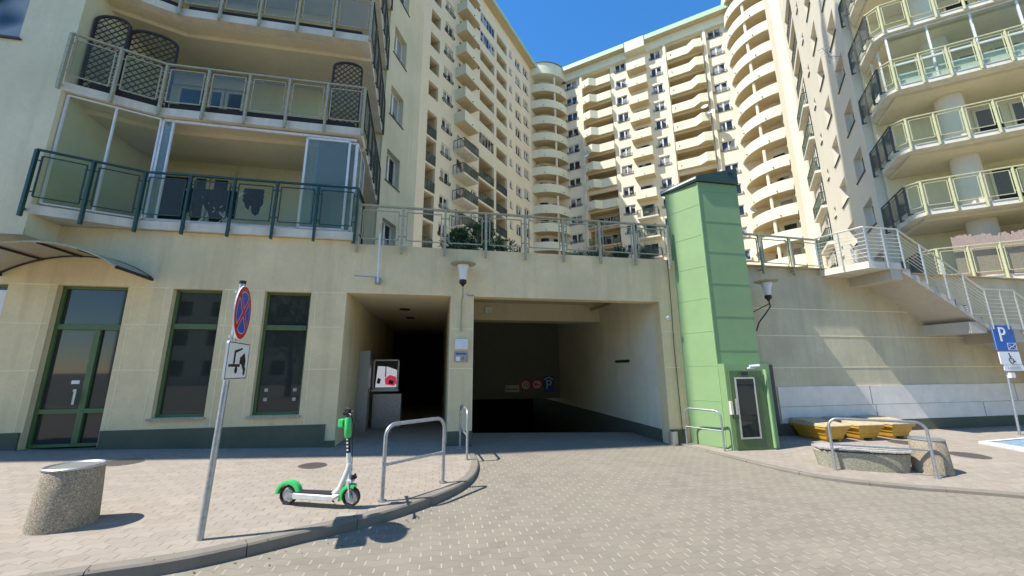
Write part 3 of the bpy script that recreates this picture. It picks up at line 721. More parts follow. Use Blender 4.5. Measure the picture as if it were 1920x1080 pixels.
# ================================================================ green lift tower
LT = thing('lift_tower', (7.4, 9.0, -.2), 'tall green metal clad lift tower with a dark mono-pitch cap and glazed door', 'lift tower')
poly = [(6.47, 9.6), (6.86, 8.67), (8.10, 8.67), (8.10, 9.6)]
b = MB().prism(poly, -.4, 6.71); b.build('tower_body', M['lift_green'], LT)
b = MB()
d_ = Vector((.39, -.93, 0)).normalized(); nn = Vector((-.93, -.39, 0)).normalized()*.004
for z in [1.0+.86*i for i in range(7)]:
    b.bar(Vector((6.865, 8.664, z+.3)), Vector((8.10, 8.664, z+.3)), .006, .010)
    b.bar(Vector((6.475, 9.59, z-.1))+nn, Vector((6.86, 8.672, z-.1))+nn, .006, .012)
b.bar((6.862, 8.668, -.2), (6.862, 8.668, 6.7), .03, .03)
b.build('panel_joint', M['lift_seam'], LT)
b = MB()
cap = [(6.40, 9.70), (6.80, 8.60), (8.11, 8.60), (8.11, 9.70)]
b.prism(cap, [6.72, 6.72, 6.72, 6.72], [6.86, 6.86, 7.20, 7.20])
b.build('cap', M['lift_cap'], LT)
MB().box(7.82, 7.93, 8.585, 8.6, 6.98, 7.08).build('cap_vent', M['black'], LT)
MB().bar((6.385, 9.70, 6.80), (6.785, 8.60, 6.80), .02, .05).build('cap_trim', M['white_metal'], LT)
b = MB(); b.box(6.86, 8.12, 8.44, 8.669, -.4, 1.80); b.build('door_surround', M['lift_green'], LT)
dn = MB(); dn.box(6.94, 7.86, 8.405, 8.439, -.16, 1.64); dn = dn.build('door', M['green_frame'], LT, bevel=.01)
b = MB(); gx0, gx1, g0, g1 = 7.1, 7.58, .10, 1.44
b.box(gx0-.035, gx0, 8.385, 8.404, g0, g1); b.box(gx1, gx1+.035, 8.385, 8.404, g0, g1); b.box(gx0-.035, gx1+.035, 8.385, 8.404, g1, g1+.035); b.box(gx0-.035, gx1+.035, 8.385, 8.404, g0-.035, g0)
b.build('window_frame', M['steel'], dn); MB().box(gx0, gx1, 8.395, 8.403, g0, g1).build('pane', M['shop_glass'], dn)
MB().box(7.0, 7.03, 8.35, 8.39, .62, .98).build('handle', M['steel'], dn)
b = MB(); b.box(7.23, 7.42, 8.36, 8.404, 1.53, 1.60); b.build('door_closer', M['trellis'], dn)
MB().box(7.93, 7.965, 8.36, 8.44, -.16, 1.66).build('door_post', M['lift_seam'], LT)
b = MB(); b.cyl((7.5, 8.36, 1.735), (7.72, 8.30, 1.75), .032); b.cyl((7.45, 8.38, 1.69), (7.60, 8.34, 1.69), .022); b.build('door_lamp', M['white_metal'], LT)
MB().box(6.87, 6.93, 8.38, 8.44, .62, .92).build('call_button', M['slab_white'], LT)

# ================================================================ retaining wall with white panels
RW = thing('retaining_wall', (12, 9.7, -.1), 'rendered retaining wall with white panels along its foot, under the outside stairs', 'wall')
FR = frame(9.3, 9.70, 0)                               # u runs right along the wall
b = MB(FR).holed(-1.15, 26, -.6, 4.68, [], -.4, 0); b.build('wall', M['panel'], RW)
b = MB(FR)
for z in (3.42, 2.62, 1.70): b.box(-1.1, 25, .001, .007, z-.013, z+.013)
b.build('wall_joint', M['groove'], RW)
b = MB(FR); b.box(.2, 25, .001, .03, .62+.006, 1.165); b.box(.2, 25, .001, .03, .18, .62-.006); b.build('white_panel', M['white_panel'], RW)
b = MB(FR)
for u in (3.4, 9.2, 15): b.box(u-.008, u+.008, .031, .034, .635, 1.165)
for u in (3.5, 7.7, 12.5): b.box(u-.008, u+.008, .031, .034, .18, .61)
b.build('panel_joint', M['groove_dark'], RW)
b = MB(FR); b.box(.1, 25, .001, .045, -.5, .165); b.build('plinth', M['plinth'], RW)
MB().box(8.86, 9.40, 9.64, 9.699, -.4, 1.78).build('service_door', M['inside'], RW)

# ================================================================ outside staircase
ST = thing('outside_stairs', (14, 9.1, 2), 'concrete staircase with thin steel bar railing descending along the retaining wall', 'stairs')
YO, YW = 8.52, 10.3
b = MB(); b.prism([(11.6, 9.9), (11.6, 9.66), (11.98, YO), (13.15, YO), (13.15, YW)], 4.46, 4.66); b.build('landing', M['slab_white'], ST)
n1, n2 = 10, 9; x0, z0 = 13.15, 4.66; x1, z1 = 16.0, 2.95
b = MB(); b.prism([(13.15-.001, YO+.03), (13.15-.001, YW), (12.75, YW), (12.75, YO+.03)], 4.16, 4.459); b.build('landing_beam', M['concrete'], ST)
def flight(x0, z0, x1, z1, n):
    b = MB(); run = (x1-x0)/n; rise = (z0-z1)/n
    pr = [(x0, z0-.32)]; top = []
    for i in range(n):
        top += [(x0+run*i, z0-rise*(i+1)), (x0+run*(i+1), z0-rise*(i+1))]
    pts = [(x0, z0-.30), *top, (x1, z1-.22)]
    for ya, yb in ((YO, YW),):
        k = len(pts); vs = [(p[0], ya, p[1]) for p in pts]+[(p[0], yb, p[1]) for p in pts]
        b.add(vs, [tuple(range(k)), tuple(range(2*k-1, k-1, -1))] + [(i, k+i, k+(i+1)%k, (i+1)%k) for i in range(k)])
    return b.build('flight', M['concrete'], ST)
flight(x0, z0, x1, z1, n1)
b = MB(); b.prism([(x1, YO), (17.2, YO), (17.2, YW), (x1, YW)], 2.78, 2.95); b.build('landing', M['slab_white'], ST)
b = MB(); b.prism([(x1-.75, YO+.03), (x1-.15, YO+.03), (x1-.15, YW), (x1-.75, YW)], 2.66, 2.99); b.build('landing_beam', M['concrete'], ST)
b = MB(); b.prism([(16.9, YO+.03), (17.35, YO+.03), (17.35, YW), (16.9, YW)], 2.40, 2.779)
b.build('landing_beam', M['concrete'], ST)
flight(17.2, 2.95, 20.6, .75, 12)
b = MB()                                                 # dark riser edges as in weathered steel nosings
for i in range(n1):
    xx = x0+(x1-x0)/n1*i; zz = z0-(z0-z1)/n1*(i+1); b.box(xx-.012, xx+.001, YO-.012, YW, zz, zz+(z0-z1)/n1)
b.build('nosing', M['groove_dark'], ST)
def zs(x): return 4.66 if x < 13.2 else (4.66-(x-13.2)/(16-13.2)*1.71 if x < 16 else (2.95 if x < 17.2 else 2.95-(x-17.2)*.647))
def bars(pts, name='bar_railing'):
    r_ = MB(); 
    for h, rad in [(1.02, .024)]+[(.14+.115*i, .009) for i in range(7)]:
        r_.tube([(p[0], p[1], p[2]+h) for p in pts], rad, 6)
    o = r_.build(name, M['steel'], ST); return o
pl = [(11.62, 9.62, 4.66), (11.98, YO-.03, 4.66), (13.2, YO-.03, 4.66), (16.0, YO-.03, 2.95), (17.2, YO-.03, 2.95), (20.0, YO-.03, 1.14)]
ro = bars(pl)
for x in (11.98, 12.6, 13.2, 13.9, 14.6, 15.3, 16.0, 16.6, 17.2, 18.1):
    MB().bar((x, YO-.045, zs(x)-.18), (x, YO-.045, zs(x)+1.02), .035, .02).build('post', M['steel'], ro)
for t_ in (.0, .5): MB().bar((11.62+.36*t_-.03, 9.62-1.13*t_, 4.5), (11.62+.36*t_-.03, 9.62-1.13*t_, 5.68), .035, .02).build('post', M['steel'], ro)
ro = bars([(13.2, 9.85, 4.66), (16.0, 10.0, 2.95), (17.2, 10.1, 2.95), (20.0, 10.3, 1.14)], 'bar_railing')
for x in (13.3, 14.2, 15.1, 16.0, 17.2):
    yy = 9.85+(x-13.2)*.066; MB().bar((x, yy, zs(x)), (x, yy, zs(x)+1.02), .035, .02).build('post', M['steel'], ro)
MB().cyl((14.1, 9.9, 4.95), (14.12, 9.9, 5.1), .09, .07).build('globe_lamp', M['lamp_glass'], ST)

# ================================================================ towers behind
TK = [43.75-2.75*k-(.45 if k >= 7 else 0) for k in range(15)]     # floor levels
TW = thing('apartment_tower', (0, 36, 4.7), 'tall pale apartment block left of the sky, with box balconies seen at an angle', 'apartment block')
FL = frame(4.95, 40.9, 50)
TB = thing('apartment_tower', (25, 45, 4.7), 'sunlit warm cream apartment block closing the courtyard, between two rounded balcony stacks', 'apartment block')
FBk = frame(26.6, 44.2, -39.5)
def lev(z): return [z-2.75*k-(.45 if k >= 7 else 0) for k in range(15)]
def stackwin(FM_, root, u0, u1, sills, h, **kw):
    w_ = window(FM_, u0, u1, sills[0], sills[0]+h, root, **kw)
    for z in sills[1:]: part_copy(w_, (0, 0, z-sills[0]))
    return [(u0, u1, z, z+h) for z in sills]
def facade(name, FM_, root, u0, u1, z1, holes, mat, th=.3): MB(FM_).holed(u0, u1, 4, z1, holes, -th, 0).build(name, M[mat], root)
# --- left block
holes = []; zt = lev(44.45)
holes += stackwin(FL, TW, -8.1, -6.75, [z+.15 for z in zt[:14]], 1.3, t=.09, bars=True)
holes += stackwin(FL, TW, -3.0, -2.0, [z+.15 for z in zt[:14]], 1.3, t=.09, bars=True)
def loggia(FM_, root, u0, u1, tops, h, mat='tower', rails_from=7, depth=1.6, par='tower', div=0):
    """recessed loggias: openings in the facade, room behind, parapets or railings"""
    b = MB(FM_); zb = tops[-1]-h-1.2; zt_ = tops[0]+.05
    b.quad((u0, -depth, zb), (u0, -depth, zt_), (u1, -depth, zt_), (u1, -depth, zb))
    b.quad((u0, -depth, zb), (u0, -.3, zb), (u0, -.3, zt_), (u0, -depth, zt_)); b.quad((u1, -.3, zb), (u1, -depth, zb), (u1, -depth, zt_), (u1, -.3, zt_))
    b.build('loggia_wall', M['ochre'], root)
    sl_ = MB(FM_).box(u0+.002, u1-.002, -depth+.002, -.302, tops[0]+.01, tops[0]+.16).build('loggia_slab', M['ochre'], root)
    for z in tops[1:]: part_copy(sl_, (0, 0, z-tops[0]))
    first = None; r1 = None; d1 = None
    for i, z in enumerate(tops):
        zf = z-h-1.0                                         # floor of this loggia
        if d1 is None:
            dz = zf; c = (u0+u1)/2; b = MB(FM_); b.box(c-.7, c+.7, -depth+.004, -depth+.05, zf, zf+2.1); d1 = b.build('balcony_door', M['upvc'], root)
            pn = MB(FM_).box(c-.62, c-.04, -depth+.051, -depth+.06, zf+.1, zf+2.0).box(c+.04, c+.62, -depth+.051, -depth+.06, zf+.1, zf+2.0).build('pane', M['pane'], d1); sub(d1, pn)
        else: part_copy(d1, (0, 0, zf-dz))
        if i >= rails_from:
            if r1 is None:
                zr_ = zf; b = MB(FM_); b.box(u0, u1, -.05, .02, zf+.98, zf+1.03); b.box(u0, u1, -.05, .02, zf+.08, zf+.12)
                n = max(2, int((u1-u0)/.45))
                for k in range(n+1):
                    u = u0+(u1-u0)*k/n; b.box(u-.02, u+.02, -.04, .01, zf, zf+1.0)
                r1 = b.build('loggia_railing', M['rail_black'], root)
                gp = MB(FM_).box(u0+.03, u1-.03, -.022, -.014, zf+.12, zf+.98).build('glass_panel', M['glass_dark'], r1); sub(r1, gp)
            else: part_copy(r1, (0, 0, zf-zr_))
    return [(u0, u1, z-h-(1.0 if i >= rails_from else 0), z) for i, z in enumerate(tops)]
holes += loggia(FL, TW, -10.3, -8.85, lev(45.4)[:14], 1.55)
holes += loggia(FL, TW, -1.6, 1.6, lev(45.05)[:14], 1.5)
holes += loggia(FL, TW, 2.15, 4.75, lev(45.05)[:14], 1.5)
MB(FL).holed(-13, 4.95, 4, 47.2, holes, -.3, 0).build('wall', M['tower'], TW)
h2 = []
h2 += stackwin(FL, TW, 5.5, 6.1, [z+.3 for z in lev(43.9)[:14]], 1.0, panes=1, t=.09)
h2 += stackwin(FL, TW, 7.2, 8.7, lev(44.0)[:14], 1.35, t=.09)
h2 += stackwin(FL, TW, 9.6, 11.1, lev(44.5)[:14], 1.35, t=.09)
MB(FL).holed(4.95, 16.4, 4, 47.2, h2, -.3, 0).build('warm_wall', M['tower_warm'], TW)
b = MB(FL); b.box(-11.9, -10.6, .001, .35, 4, 47.2); b.build('pilaster', M['tower'], TW)
b = MB(FL); b.box(-13, 16.4, -8, .9, 47.2, 47.35); b.box(-13, 16.4, -8, -.001, 47.35, 47.6); b.build('eave', M['ochre'], TW)
b = MB(FL); b.box(-13, 16.6, .9, 1.0, 47.15, 47.75); b.box(-13, 16.6, -8, .9, 47.61, 47.75); b.build('eave_trim', M['roof_green'], TW)
# box balconies (bays)
def projecting_box(FM_, root, u0, u1, w_, floors, rails_from, mat='parapet', gm='glass_dark', rm='rail_black', soff='ochre'):
    p0 = None; r0 = None
    for i, z in enumerate(floors):
        if i < rails_from:
            if p0 is None:
                zp = z; b = MB(FM_); b.box(u0, u1, w_-.12, w_, z-.2, z+1.0); b.box(u0, u0+.12, .001, w_-.12, z-.2, z+1.0); b.box(u1-.12, u1, .001, w_-.12, z-.2, z+1.0)
                p0 = b.build('balcony', M[mat], root)
                f_ = MB(FM_).box(u0+.001, u1-.001, .001, w_-.001, z-.215, z-.201).build('soffit', M[soff], p0)
                d_ = MB(FM_); d_.box(u0+.4, u1-.4, .003, .04, z, z+2.1); d_ = d_.build('balcony_door', M['upvc'], p0)
                g_ = MB(FM_).box(u0+.5, u1-.5, .041, .05, z+.1, z+2.0).build('pane', M['pane'], p0)
                sp = MB(FM_).cyl(((u0+u1)/2, w_+.001, z-.02), ((u0+u1)/2, w_+.12, z-.06), .05, seg=6).build('spout', M['black'], p0)
                sub(p0, f_, d_, g_, sp)
            else: part_copy(p0, (0, 0, z-zp))
        else:
            if r0 is None:
                zr_ = z; b = MB(FM_); b.box(u0, u1, .001, w_, z-.2, z); r0 = b.build('balcony', M['slab_white'], root)
                b = MB(FM_); b.box(u0, u1, w_-.05, w_, z+.98, z+1.04); b.box(u0, u0+.05, .001, w_, z+.98, z+1.04); b.box(u1-.05, u1, .001, w_, z+.98, z+1.04)
                n = max(3, int((u1-u0)/.35))
                for k in range(n+1): u = u0+(u1-u0-.04)*k/n; b.box(u, u+.04, w_-.045, w_-.005, z, z+1.0)
                for k in range(3): b.box(u0, u0+.04, w_*k/3, w_*k/3+.04, z, z+1.0); b.box(u1-.04, u1, w_*k/3, w_*k/3+.04, z, z+1.0)
                b1 = b.build('railing', M[rm], r0)
                b2 = MB(FM_).box(u0+.05, u1-.05, w_-.03, w_-.02, z+.06, z+.96).build('glass_panel', M[gm], r0)
                d_ = MB(FM_).box(u0+.4, u1-.4, .003, .04, z, z+2.1).build('balcony_door', M['upvc'], r0)
                g_ = MB(FM_).box(u0+.5, u1-.5, .041, .05, z+.1, z+2.0).build('pane', M['pane'], r0); sub(r0, b1, b2, d_, g_)
            else: part_copy(r0, (0, 0, z-zr_))
projecting_box(FL, TW, -6.2, -3.6, 1.35, [z-.1 for z in lev(43.4)[:14]], 7)
def loggia_glazing(FM_, root, u0, u1, z0, z1, n):
    b = MB(FM_)
    for k in range(n+1): u = u0+(u1-u0-.05)*k/n; b.box(u, u+.05, -.1, -.05, z0, z1)
    b.box(u0, u1, -.1, -.05, z1-.06, z1); b.box(u0, u1, -.1, -.05, z0, z0+.06); o = b.build('loggia_glazing', M['upvc'], root)
    MB(FM_).box(u0+.02, u1-.02, -.085, -.075, z0+.03, z1-.03).build('pane', M['pane'], o)
for i in (0, 1, 6): z = lev(45.05)[i]; loggia_glazing(FL, TW, -1.59, 1.59, z-1.49, z-.01, 5)
# --- back block
Bk = lev(44.6)
hb = []
hb += stackwin(FBk, TB, -10.35, -8.6, Bk[:14], 1.35, t=.1, bars=True)
hb += stackwin(FBk, TB, -2.6, -1.1, Bk[:14], 1.35, t=.1, bars=True)
hb += stackwin(FBk, TB, 2.35, 3.75, Bk[:14], 1.35, t=.1, bars=True)
hb += stackwin(FBk, TB, 9.75, 11.3, Bk[:14], 1.35, t=.1, bars=True)
BF = lev(43.45)
def wide_balcony(u0, u1, prof, rails_from):
    """recess with a projecting cranked parapet"""
    global hb
    hs = [(u0, u1, z-.05, z+2.45) for z in BF[:14]]
    zb, zt_ = BF[13]-.5, BF[0]+2.5; b = MB(FBk); dp = 1.7
    b.quad((u0, -dp, zb), (u0, -dp, zt_), (u1, -dp, zt_), (u1, -dp, zb)); b.quad((u0, -dp, zb), (u0, -.3, zb), (u0, -.3, zt_), (u0, -dp, zt_)); b.quad((u1, -.3, zb), (u1, -dp, zb), (u1, -dp, zt_), (u1, -.3, zt_))
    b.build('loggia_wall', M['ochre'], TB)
    p0 = r0 = None
    for i, z in enumerate(BF[:14]):
        src = p0 if i < rails_from else r0
        if src is not None: part_copy(src, (0, 0, z-src['z0'])); continue
        b = MB(FBk); poly = prof+[(u1, -dp+.01), (u0, -dp+.01)]
        b.prism(poly, z-.2, z)
        s_ = b.build('balcony', M['ochre'], TB); s_['z0'] = z
        if i < rails_from:
            b = MB(FBk); t = .12
            for (a, c) in zip(prof[:-1], prof[1:]):
                A, C = Vector((*a, 0)), Vector((*c, 0)); d = (C-A).normalized(); n_ = Vector((-d.y, d.x, 0))
                if n_.y < 0: n_ = -n_
                vs = [(A+n_*.01), (C+n_*.01), (C+n_*.01-n_*t), (A+n_*.01-n_*t)]
                b.add([(v.x, v.y, z-.22) for v in vs]+[(v.x, v.y, z+1.0) for v in vs], [(3,2,1,0),(4,5,6,7),(0,1,5,4),(1,2,6,5),(2,3,7,6),(3,0,4,7)])
            pp = b.build('parapet', M['parapet'], s_)
            sp = MB(FBk).cyl((prof[1][0]+.5, .9, z-.02), (prof[1][0]+.5, 1.35, z-.06), .05, seg=6).build('spout', M['black'], s_); p0 = s_
        else:
            b = MB(FBk)
            for (a, c) in zip(prof[:-1], prof[1:]):
                b.bar((*a, z+1.0), (*c, z+1.0), .05, .05); n = max(1, int((Vector(c)-Vector(a)).length/.3))
                for k in range(n+1): p = Vector(a)+(Vector(c)-Vector(a))*k/n; b.bar((p.x, p.y, z), (p.x, p.y, z+1.0), .03, .03)
            pp = b.build('railing', M['rail_black'], s_); sp = MB(FBk).box(u0+.05, u1-.05, -.02, -.01, z+.05, z+.95).build('glass_panel', M['glass_green'], s_); r0 = s_
        c = (u0+u1)/2
        dd = MB(FBk).box(c-1.3, c+1.3, -dp+.004, -dp+.05, z, z+2.1).build('balcony_door', M['upvc'], s_)
        gg = MB(FBk); [gg.box(c-1.22+.86*k, c-.46+.86*k, -dp+.051, -dp+.06, z+.1, z+2.0) for k in range(3)]
        gg = gg.build('pane', M['pane'], s_); sub(s_, pp, sp, dd, gg)
    return hs
hb += wide_balcony(-7.5, -3.3, [(-7.5, -.3), (-7.5, .9), (-6.3, 1.25), (-5.4, .55), (-3.3, .55), (-3.3, -.3)], 8)
hb += wide_balcony(4.6, 8.95, [(4.6, -.3), (4.6, .55), (7.2, .55), (8.0, 1.25), (8.95, 1.0), (8.95, -.3)], 9)
MB(FBk).holed(-14.6, 16.2, 4, 46.6, hb, -.3, 0).build('wall', M['tower_warm'], TB)
projecting_box(FBk, TB, -.75, 1.85, 1.3, BF[:14], 8, gm='glass_green', rm='rail_dark_green')
b = MB(FBk)
for u in (-7.95, 4.15, 9.15): b.box(u, u+.35, .001, .45, 4, 45.95)
b.build('pilaster', M['tower_warm'], TB)
b = MB(FBk); b.box(-10.8, -.8, -3, .45, 46.0, 47.3); b.box(1.9, 12.4, -3, .45, 46.0, 47.3); b.build('attic', M['parapet'], TB)
b = MB(FBk); b.box(-.79, 1.89, -2, 1.3, 46.35, 48.0); b.build('attic_bay', M['parapet'], TB)
b = MB(FBk); b.box(-10.8, -.9, -6, 1.2, 47.31, 47.5); b.box(2.0, 12.4, -6, 1.2, 47.31, 47.5); b.build('eave', M['ochre'], TB)
b = MB(FBk); b.box(-10.8, -.9, 1.201, 1.3, 47.25, 47.95); b.box(2.0, 12.4, 1.201, 1.3, 47.25, 47.95); b.box(-10.8, -.9, -6, 1.2, 47.51, 47.95); b.box(2.0, 12.4, -6, 1.2, 47.51, 47.95); b.build('eave_trim', M['roof_green'], TB)
# --- rounded balcony stacks
def stack(root, c, a0, a1, r, floors, ztop, crown):
    cx, cy = c; n = 26
    def ring(b, r0, r1, z0, z1):
        ps = [(cx+r0*math.cos(a0+(a1-a0)*i/n), cy+r0*math.sin(a0+(a1-a0)*i/n)) for i in range(n+1)]; qs = [(cx+r1*math.cos(a0+(a1-a0)*i/n), cy+r1*math.sin(a0+(a1-a0)*i/n)) for i in range(n+1)]
        k = n+1; vs = [(*p, z0) for p in ps]+[(*p, z0) for p in qs]+[(*p, z1) for p in ps]+[(*p, z1) for p in qs]
        fs = []
        for i in range(n): fs += [(i, i+1, k+i+1, k+i), (2*k+i+1, 2*k+i, 3*k+i, 3*k+i+1), (k+i, k+i+1, 3*k+i+1, 3*k+i), (i+1, i, 2*k+i, 2*k+i+1)]
        fs += [(0, k, 3*k, 2*k), (n, 2*k+n, 3*k+n, k+n)]
        b.add(vs, fs)
    b = MB(); ring(b, .05, r*.56, floors[-1]-3, ztop-.2); b.build('inner_wall', M['tower_warm'], root)
    p0 = None; am = (a0+a1)/2
    for z in floors:
        if p0 is None:
            zz = z; b = MB(); ring(b, r-.12, r, z-.25, z+.98); p0 = b.build('round_balcony', M['parapet'], root, True)
            b = MB(); ring(b, .1, r-.121, z-.2, z); s1 = b.build('slab', M['ochre'], p0)
            b = MB(); b.cyl((cx+(r-.35)*math.cos(am+.15), cy+(r-.35)*math.sin(am+.15), z), (cx+(r-.35)*math.cos(am+.15), cy+(r-.35)*math.sin(am+.15), z+2.55), .17, seg=10); s2 = b.build('column', M['tower_warm'], p0)
            s3 = MB()
            for a in (a0+(a1-a0)*.3, a0+(a1-a0)*.72): s3.cyl((cx+r*math.cos(a), cy+r*math.sin(a), z-.02), (cx+(r+.14)*math.cos(a), cy+(r+.14)*math.sin(a), z-.05), .055, seg=6)
            s3 = s3.build('spout', M['black'], p0)
            s4 = MB()
            for a in (.2, .33, .68, .8):
                t = a0+(a1-a0)*a; rr = r*.56+.02; tv = Vector((-math.sin(t), math.cos(t), 0)); pc = Vector((cx+rr*math.cos(t), cy+rr*math.sin(t), 0))
                s4.bar(pc-tv*.32+Vector((0,0,z+1.1)), pc+tv*.32+Vector((0,0,z+1.1)), .05, 2.0)
            s4 = s4.build('pane', M['pane'], p0); sub(p0, s1, s2, s3, s4)
        else: part_copy(p0, (0, 0, z-zz))
    b = MB(); ring(b, .1, r, ztop-1.9, ztop); b.build('crown', M['parapet'], root, True)
    b = MB(); ring(b, .1, r+.12, ztop+.001, ztop+.12); b.build('crown_cap', M['groove_dark'], root)
aL = R(230); aB = R(-39.5+360)
stack(TW, (15.44, 53.40), R(228), R(322), 4.2, [z+.0 for z in lev(43.2)[:14]], 47.9, 1)
CRf = [z for z in lev(42.6)[:14]]
stack(TB, (38.99, 33.99), R(138), R(230), 4.3, [CRf[0]+2.75*k for k in (3, 2, 1)]+CRf, 54, 1)
# --- right block
RB = thing('apartment_building', (28, 21, 4.7), 'grey-white apartment building on the right with stacked terraces behind yellow-green railings', 'building')
FRt = frame(36.9, 31.7, 227.6)
RF = [5.0+2.8*k for k in range(19)]
hr = stackwin(FRt, RB, 18.0, 19.7, [z+.9 for z in RF[::-1]], 1.4, inset=.3, t=.08)
hr += stackwin(FRt, RB, 22.05, 23.75, [z+.8 for z in RF[::-1]], 1.4, inset=.3, t=.08)
hr += stackwin(FRt, RB, 15.4, 15.95, [z+1.1 for z in RF[::-1]], .7, inset=.3, panes=1, t=.08)
lg = [z+2.4 for z in RF[::-1]]
hr += loggia(FRt, RB, 9.9, 13.6, lg, 1.4, rails_from=9)
hr += loggia(FRt, RB, 1.9, 3.7, lg, 1.4, rails_from=9)
MB(FRt).holed(.5, 24.62, 4, 62, hr, -.35, 0).build('wall', M['grey_wall'], RB)
b = MB(FRt); b.box(5.2, 8.4, .001, .7, 4, 62); b.build('pilaster', M['tower_warm'], RB)
projecting_box(FRt, RB, 9.9, 13.6, .35, RF[6::-1][:7], 0, rm='rail_dark_green', gm='glass_green')
projecting_box(FRt, RB, 1.6, 4.2, .35, RF[8::-1][:8], 0, rm='rail_dark_green', gm='glass_green')
MB(FRt).box(0, 24.5, -12, -2.2, 4, 61).build('core', M['inside'], RB)
FT = frame(18.33, 11.1, -38)                             # terrace front, u to the right, w out
nI = -2.75
b = MB(FT); b.box(.4, 14, nI-.3, nI, 4.7, 62); b.build('terrace_wall', M['stucco'], RB)
b = MB(FT)
for u in (2.45, 8.2): b.cyl((u, -1.55, 4.7), (u, -1.55, 62), .42, seg=24, cap=False)
b.build('column', M['grey_wall'], RB, True)
nT = 8
def front_poly(inset): return [(inset+.35, -2.75+.01), (inset, -2.1), (inset, -inset-.35), (inset+.35, -inset), (14, -inset), (14, nI+.01)]
for k in range(nT):
    z = FZ[k]
    MB(FT).prism(front_poly(.10), z-.22, z).build('terrace_slab', M['slab_white'], RB)
    MB(FT).prism([(.5, nI+.02), (.5, -.6), (14, -.6), (14, nI+.02)], z-.34, z-.221).build('terrace_beam', M['soffit'], RB)
def lp(u, w_): v = FT @ Vector((u, w_, 0)); return (v.x, v.y)
for k in range(nT):
    z = FZ[k]
    rail_run('terrace_railing', RB, [lp(.02, -2.75), lp(0, -.35)], z, 1.16, 'rail_black', 'glass_dark', .8, .1, thick=.05)
    rail_run('terrace_railing', RB, [lp(0, -.35), lp(.38, .0), lp(9.5, 0)], z, 1.16, 'rail_yellow', 'glass_green', .83, .25, thick=.055, skip_first=True)
for (u0, u1) in ((3.6, 4.5), (4.7, 5.6), (9, 11)):
    for k in range(nT):
        z = FZ[k]; b = MB(FT); t = .08
        b.box(u0, u0+t, nI+.002, nI+.08, z, z+2.2); b.box(u1-t, u1, nI+.002, nI+.08, z, z+2.2); b.box(u0+t, u1-t, nI+.002, nI+.08, z+2.12, z+2.2)
        d_ = b.build('terrace_door', M['soffit'], RB); MB(FT).box(u0+.04, u1-.04, nI+.003, nI+.03, z+.05, z+2.15).build('pane', M['room_glass'], d_)
# glazed terrace with white blinds
z = FZ[3]; b = MB(FT)
for u in (.45, 1.75, 3.05, 4.35, 5.65, 7): b.box(u, u+.06, -.32, -.26, z, z+2.5)
b.box(.45, 7, -.32, -.26, z+2.5, z+2.56); b.box(.45, 7, -.34, -.24, z+1.0, z+1.08)
for w_ in (-1.1, -1.9): b.box(.40, .46, w_, w_+.05, z, z+2.5)
gs = b.build('glazed_screen', M['white_metal'], RB)
MB(FT).box(.5, 7, -.295, -.285, z+.05, z+2.5).build('pane', M['glass_clear'], gs)
MB(FT).box(.6, 7, -.36, -.345, z+.1, z+.62).build('blind', M['white'], gs)
# vent grille below the base terrace
s = thing('vent_grille', (16.6, 9.9, 3.0), 'dark slatted vent grille behind the stair railing', 'grille')
b = MB(FR)
for i in range(6): b.box(6.95, 8.0, .0, .05, 3.28+.07*i, 3.32+.07*i)
b.build('slat', M['white_metal'], s); MB(FR).box(6.93, 8.02, .008, .012, 3.26, 3.70).build('opening', M['dark'], s)
# reed screen
b = MB(FT); random.seed(3); u = .9
while u < 9.4:
    w_ = random.uniform(.03, .07); b.box(u, u+w_-.004, -.16+random.uniform(-.01, .01), -.13, 4.98, 6.5+random.uniform(-.05, .07)+.05*math.sin(u*2)); u += w_
tag(b.build('reed_screen', M['reed'], None), 'rolled reed screen tied behind the lowest green-yellow railing', 'screen')

# ================================================================ street furniture
def hoop(p0, p1, h, label, mid=.45, r=.024, g=None, rad=.16):
    (x0, y0, z0), (x1, y1, z1) = p0, p1
    t = thing('hoop_barrier', ((x0+x1)/2, (y0+y1)/2, (z0+z1)/2), label, 'barrier', g)
    d = Vector((x1-x0, y1-y0, z1-z0)); L_ = d.length; d /= L_; P = Vector(p0); up = Vector((0,0,1)); pts = [P-up*.1, P+up*(h-rad)]
    for i in range(1, 7): a = math.pi/2*i/6; pts.append(P+d*(rad-rad*math.cos(a))+up*(h-rad+rad*math.sin(a)))
    Q = Vector(p1)
    for i in range(0, 7): a = math.pi/2*i/6; pts.append(Q-d*(rad-rad*math.sin(a))+up*(h-rad+rad*math.cos(a)))
    pts.append(Q-up*.1)
    MB().tube(pts, r, 12).build('tube', M['galv'], t, True)
    MB().cyl(P+up*mid, Q+up*mid, r*.75, seg=10).build('crossbar', M['galv'], t, True)
    b = MB(); b.cyl(P, P+up*.012, r*2.2, seg=14); b.cyl(Q, Q+up*.012, r*2.2, seg=14); b.build('foot_collar', M['galv'], t)
    return t
GH = 'bent steel tube barriers'
hoop((-.64, 5.735, .02), (.155, 6.52, 0), .95, 'galvanised hoop barrier on the left kerb beside the electric scooter', .44, .026, GH)
hoop((.64, 8.06, -.02), (.57, 9.2, -.02), .93, 'slim hoop barrier standing close in front of the pillar', .44, .024, GH)
hoop((6.24, 9.28, -.19), (6.63, 8.45, -.2), .90, 'hoop barrier beside the sunlit face of the green lift tower', .45, .022, GH)
hoop((7.58, 6.66, -.23), (8.84, 5.89, -.25), .95, 'hoop barrier in front of the oval concrete bench on the right pavement', .47, .024, GH)

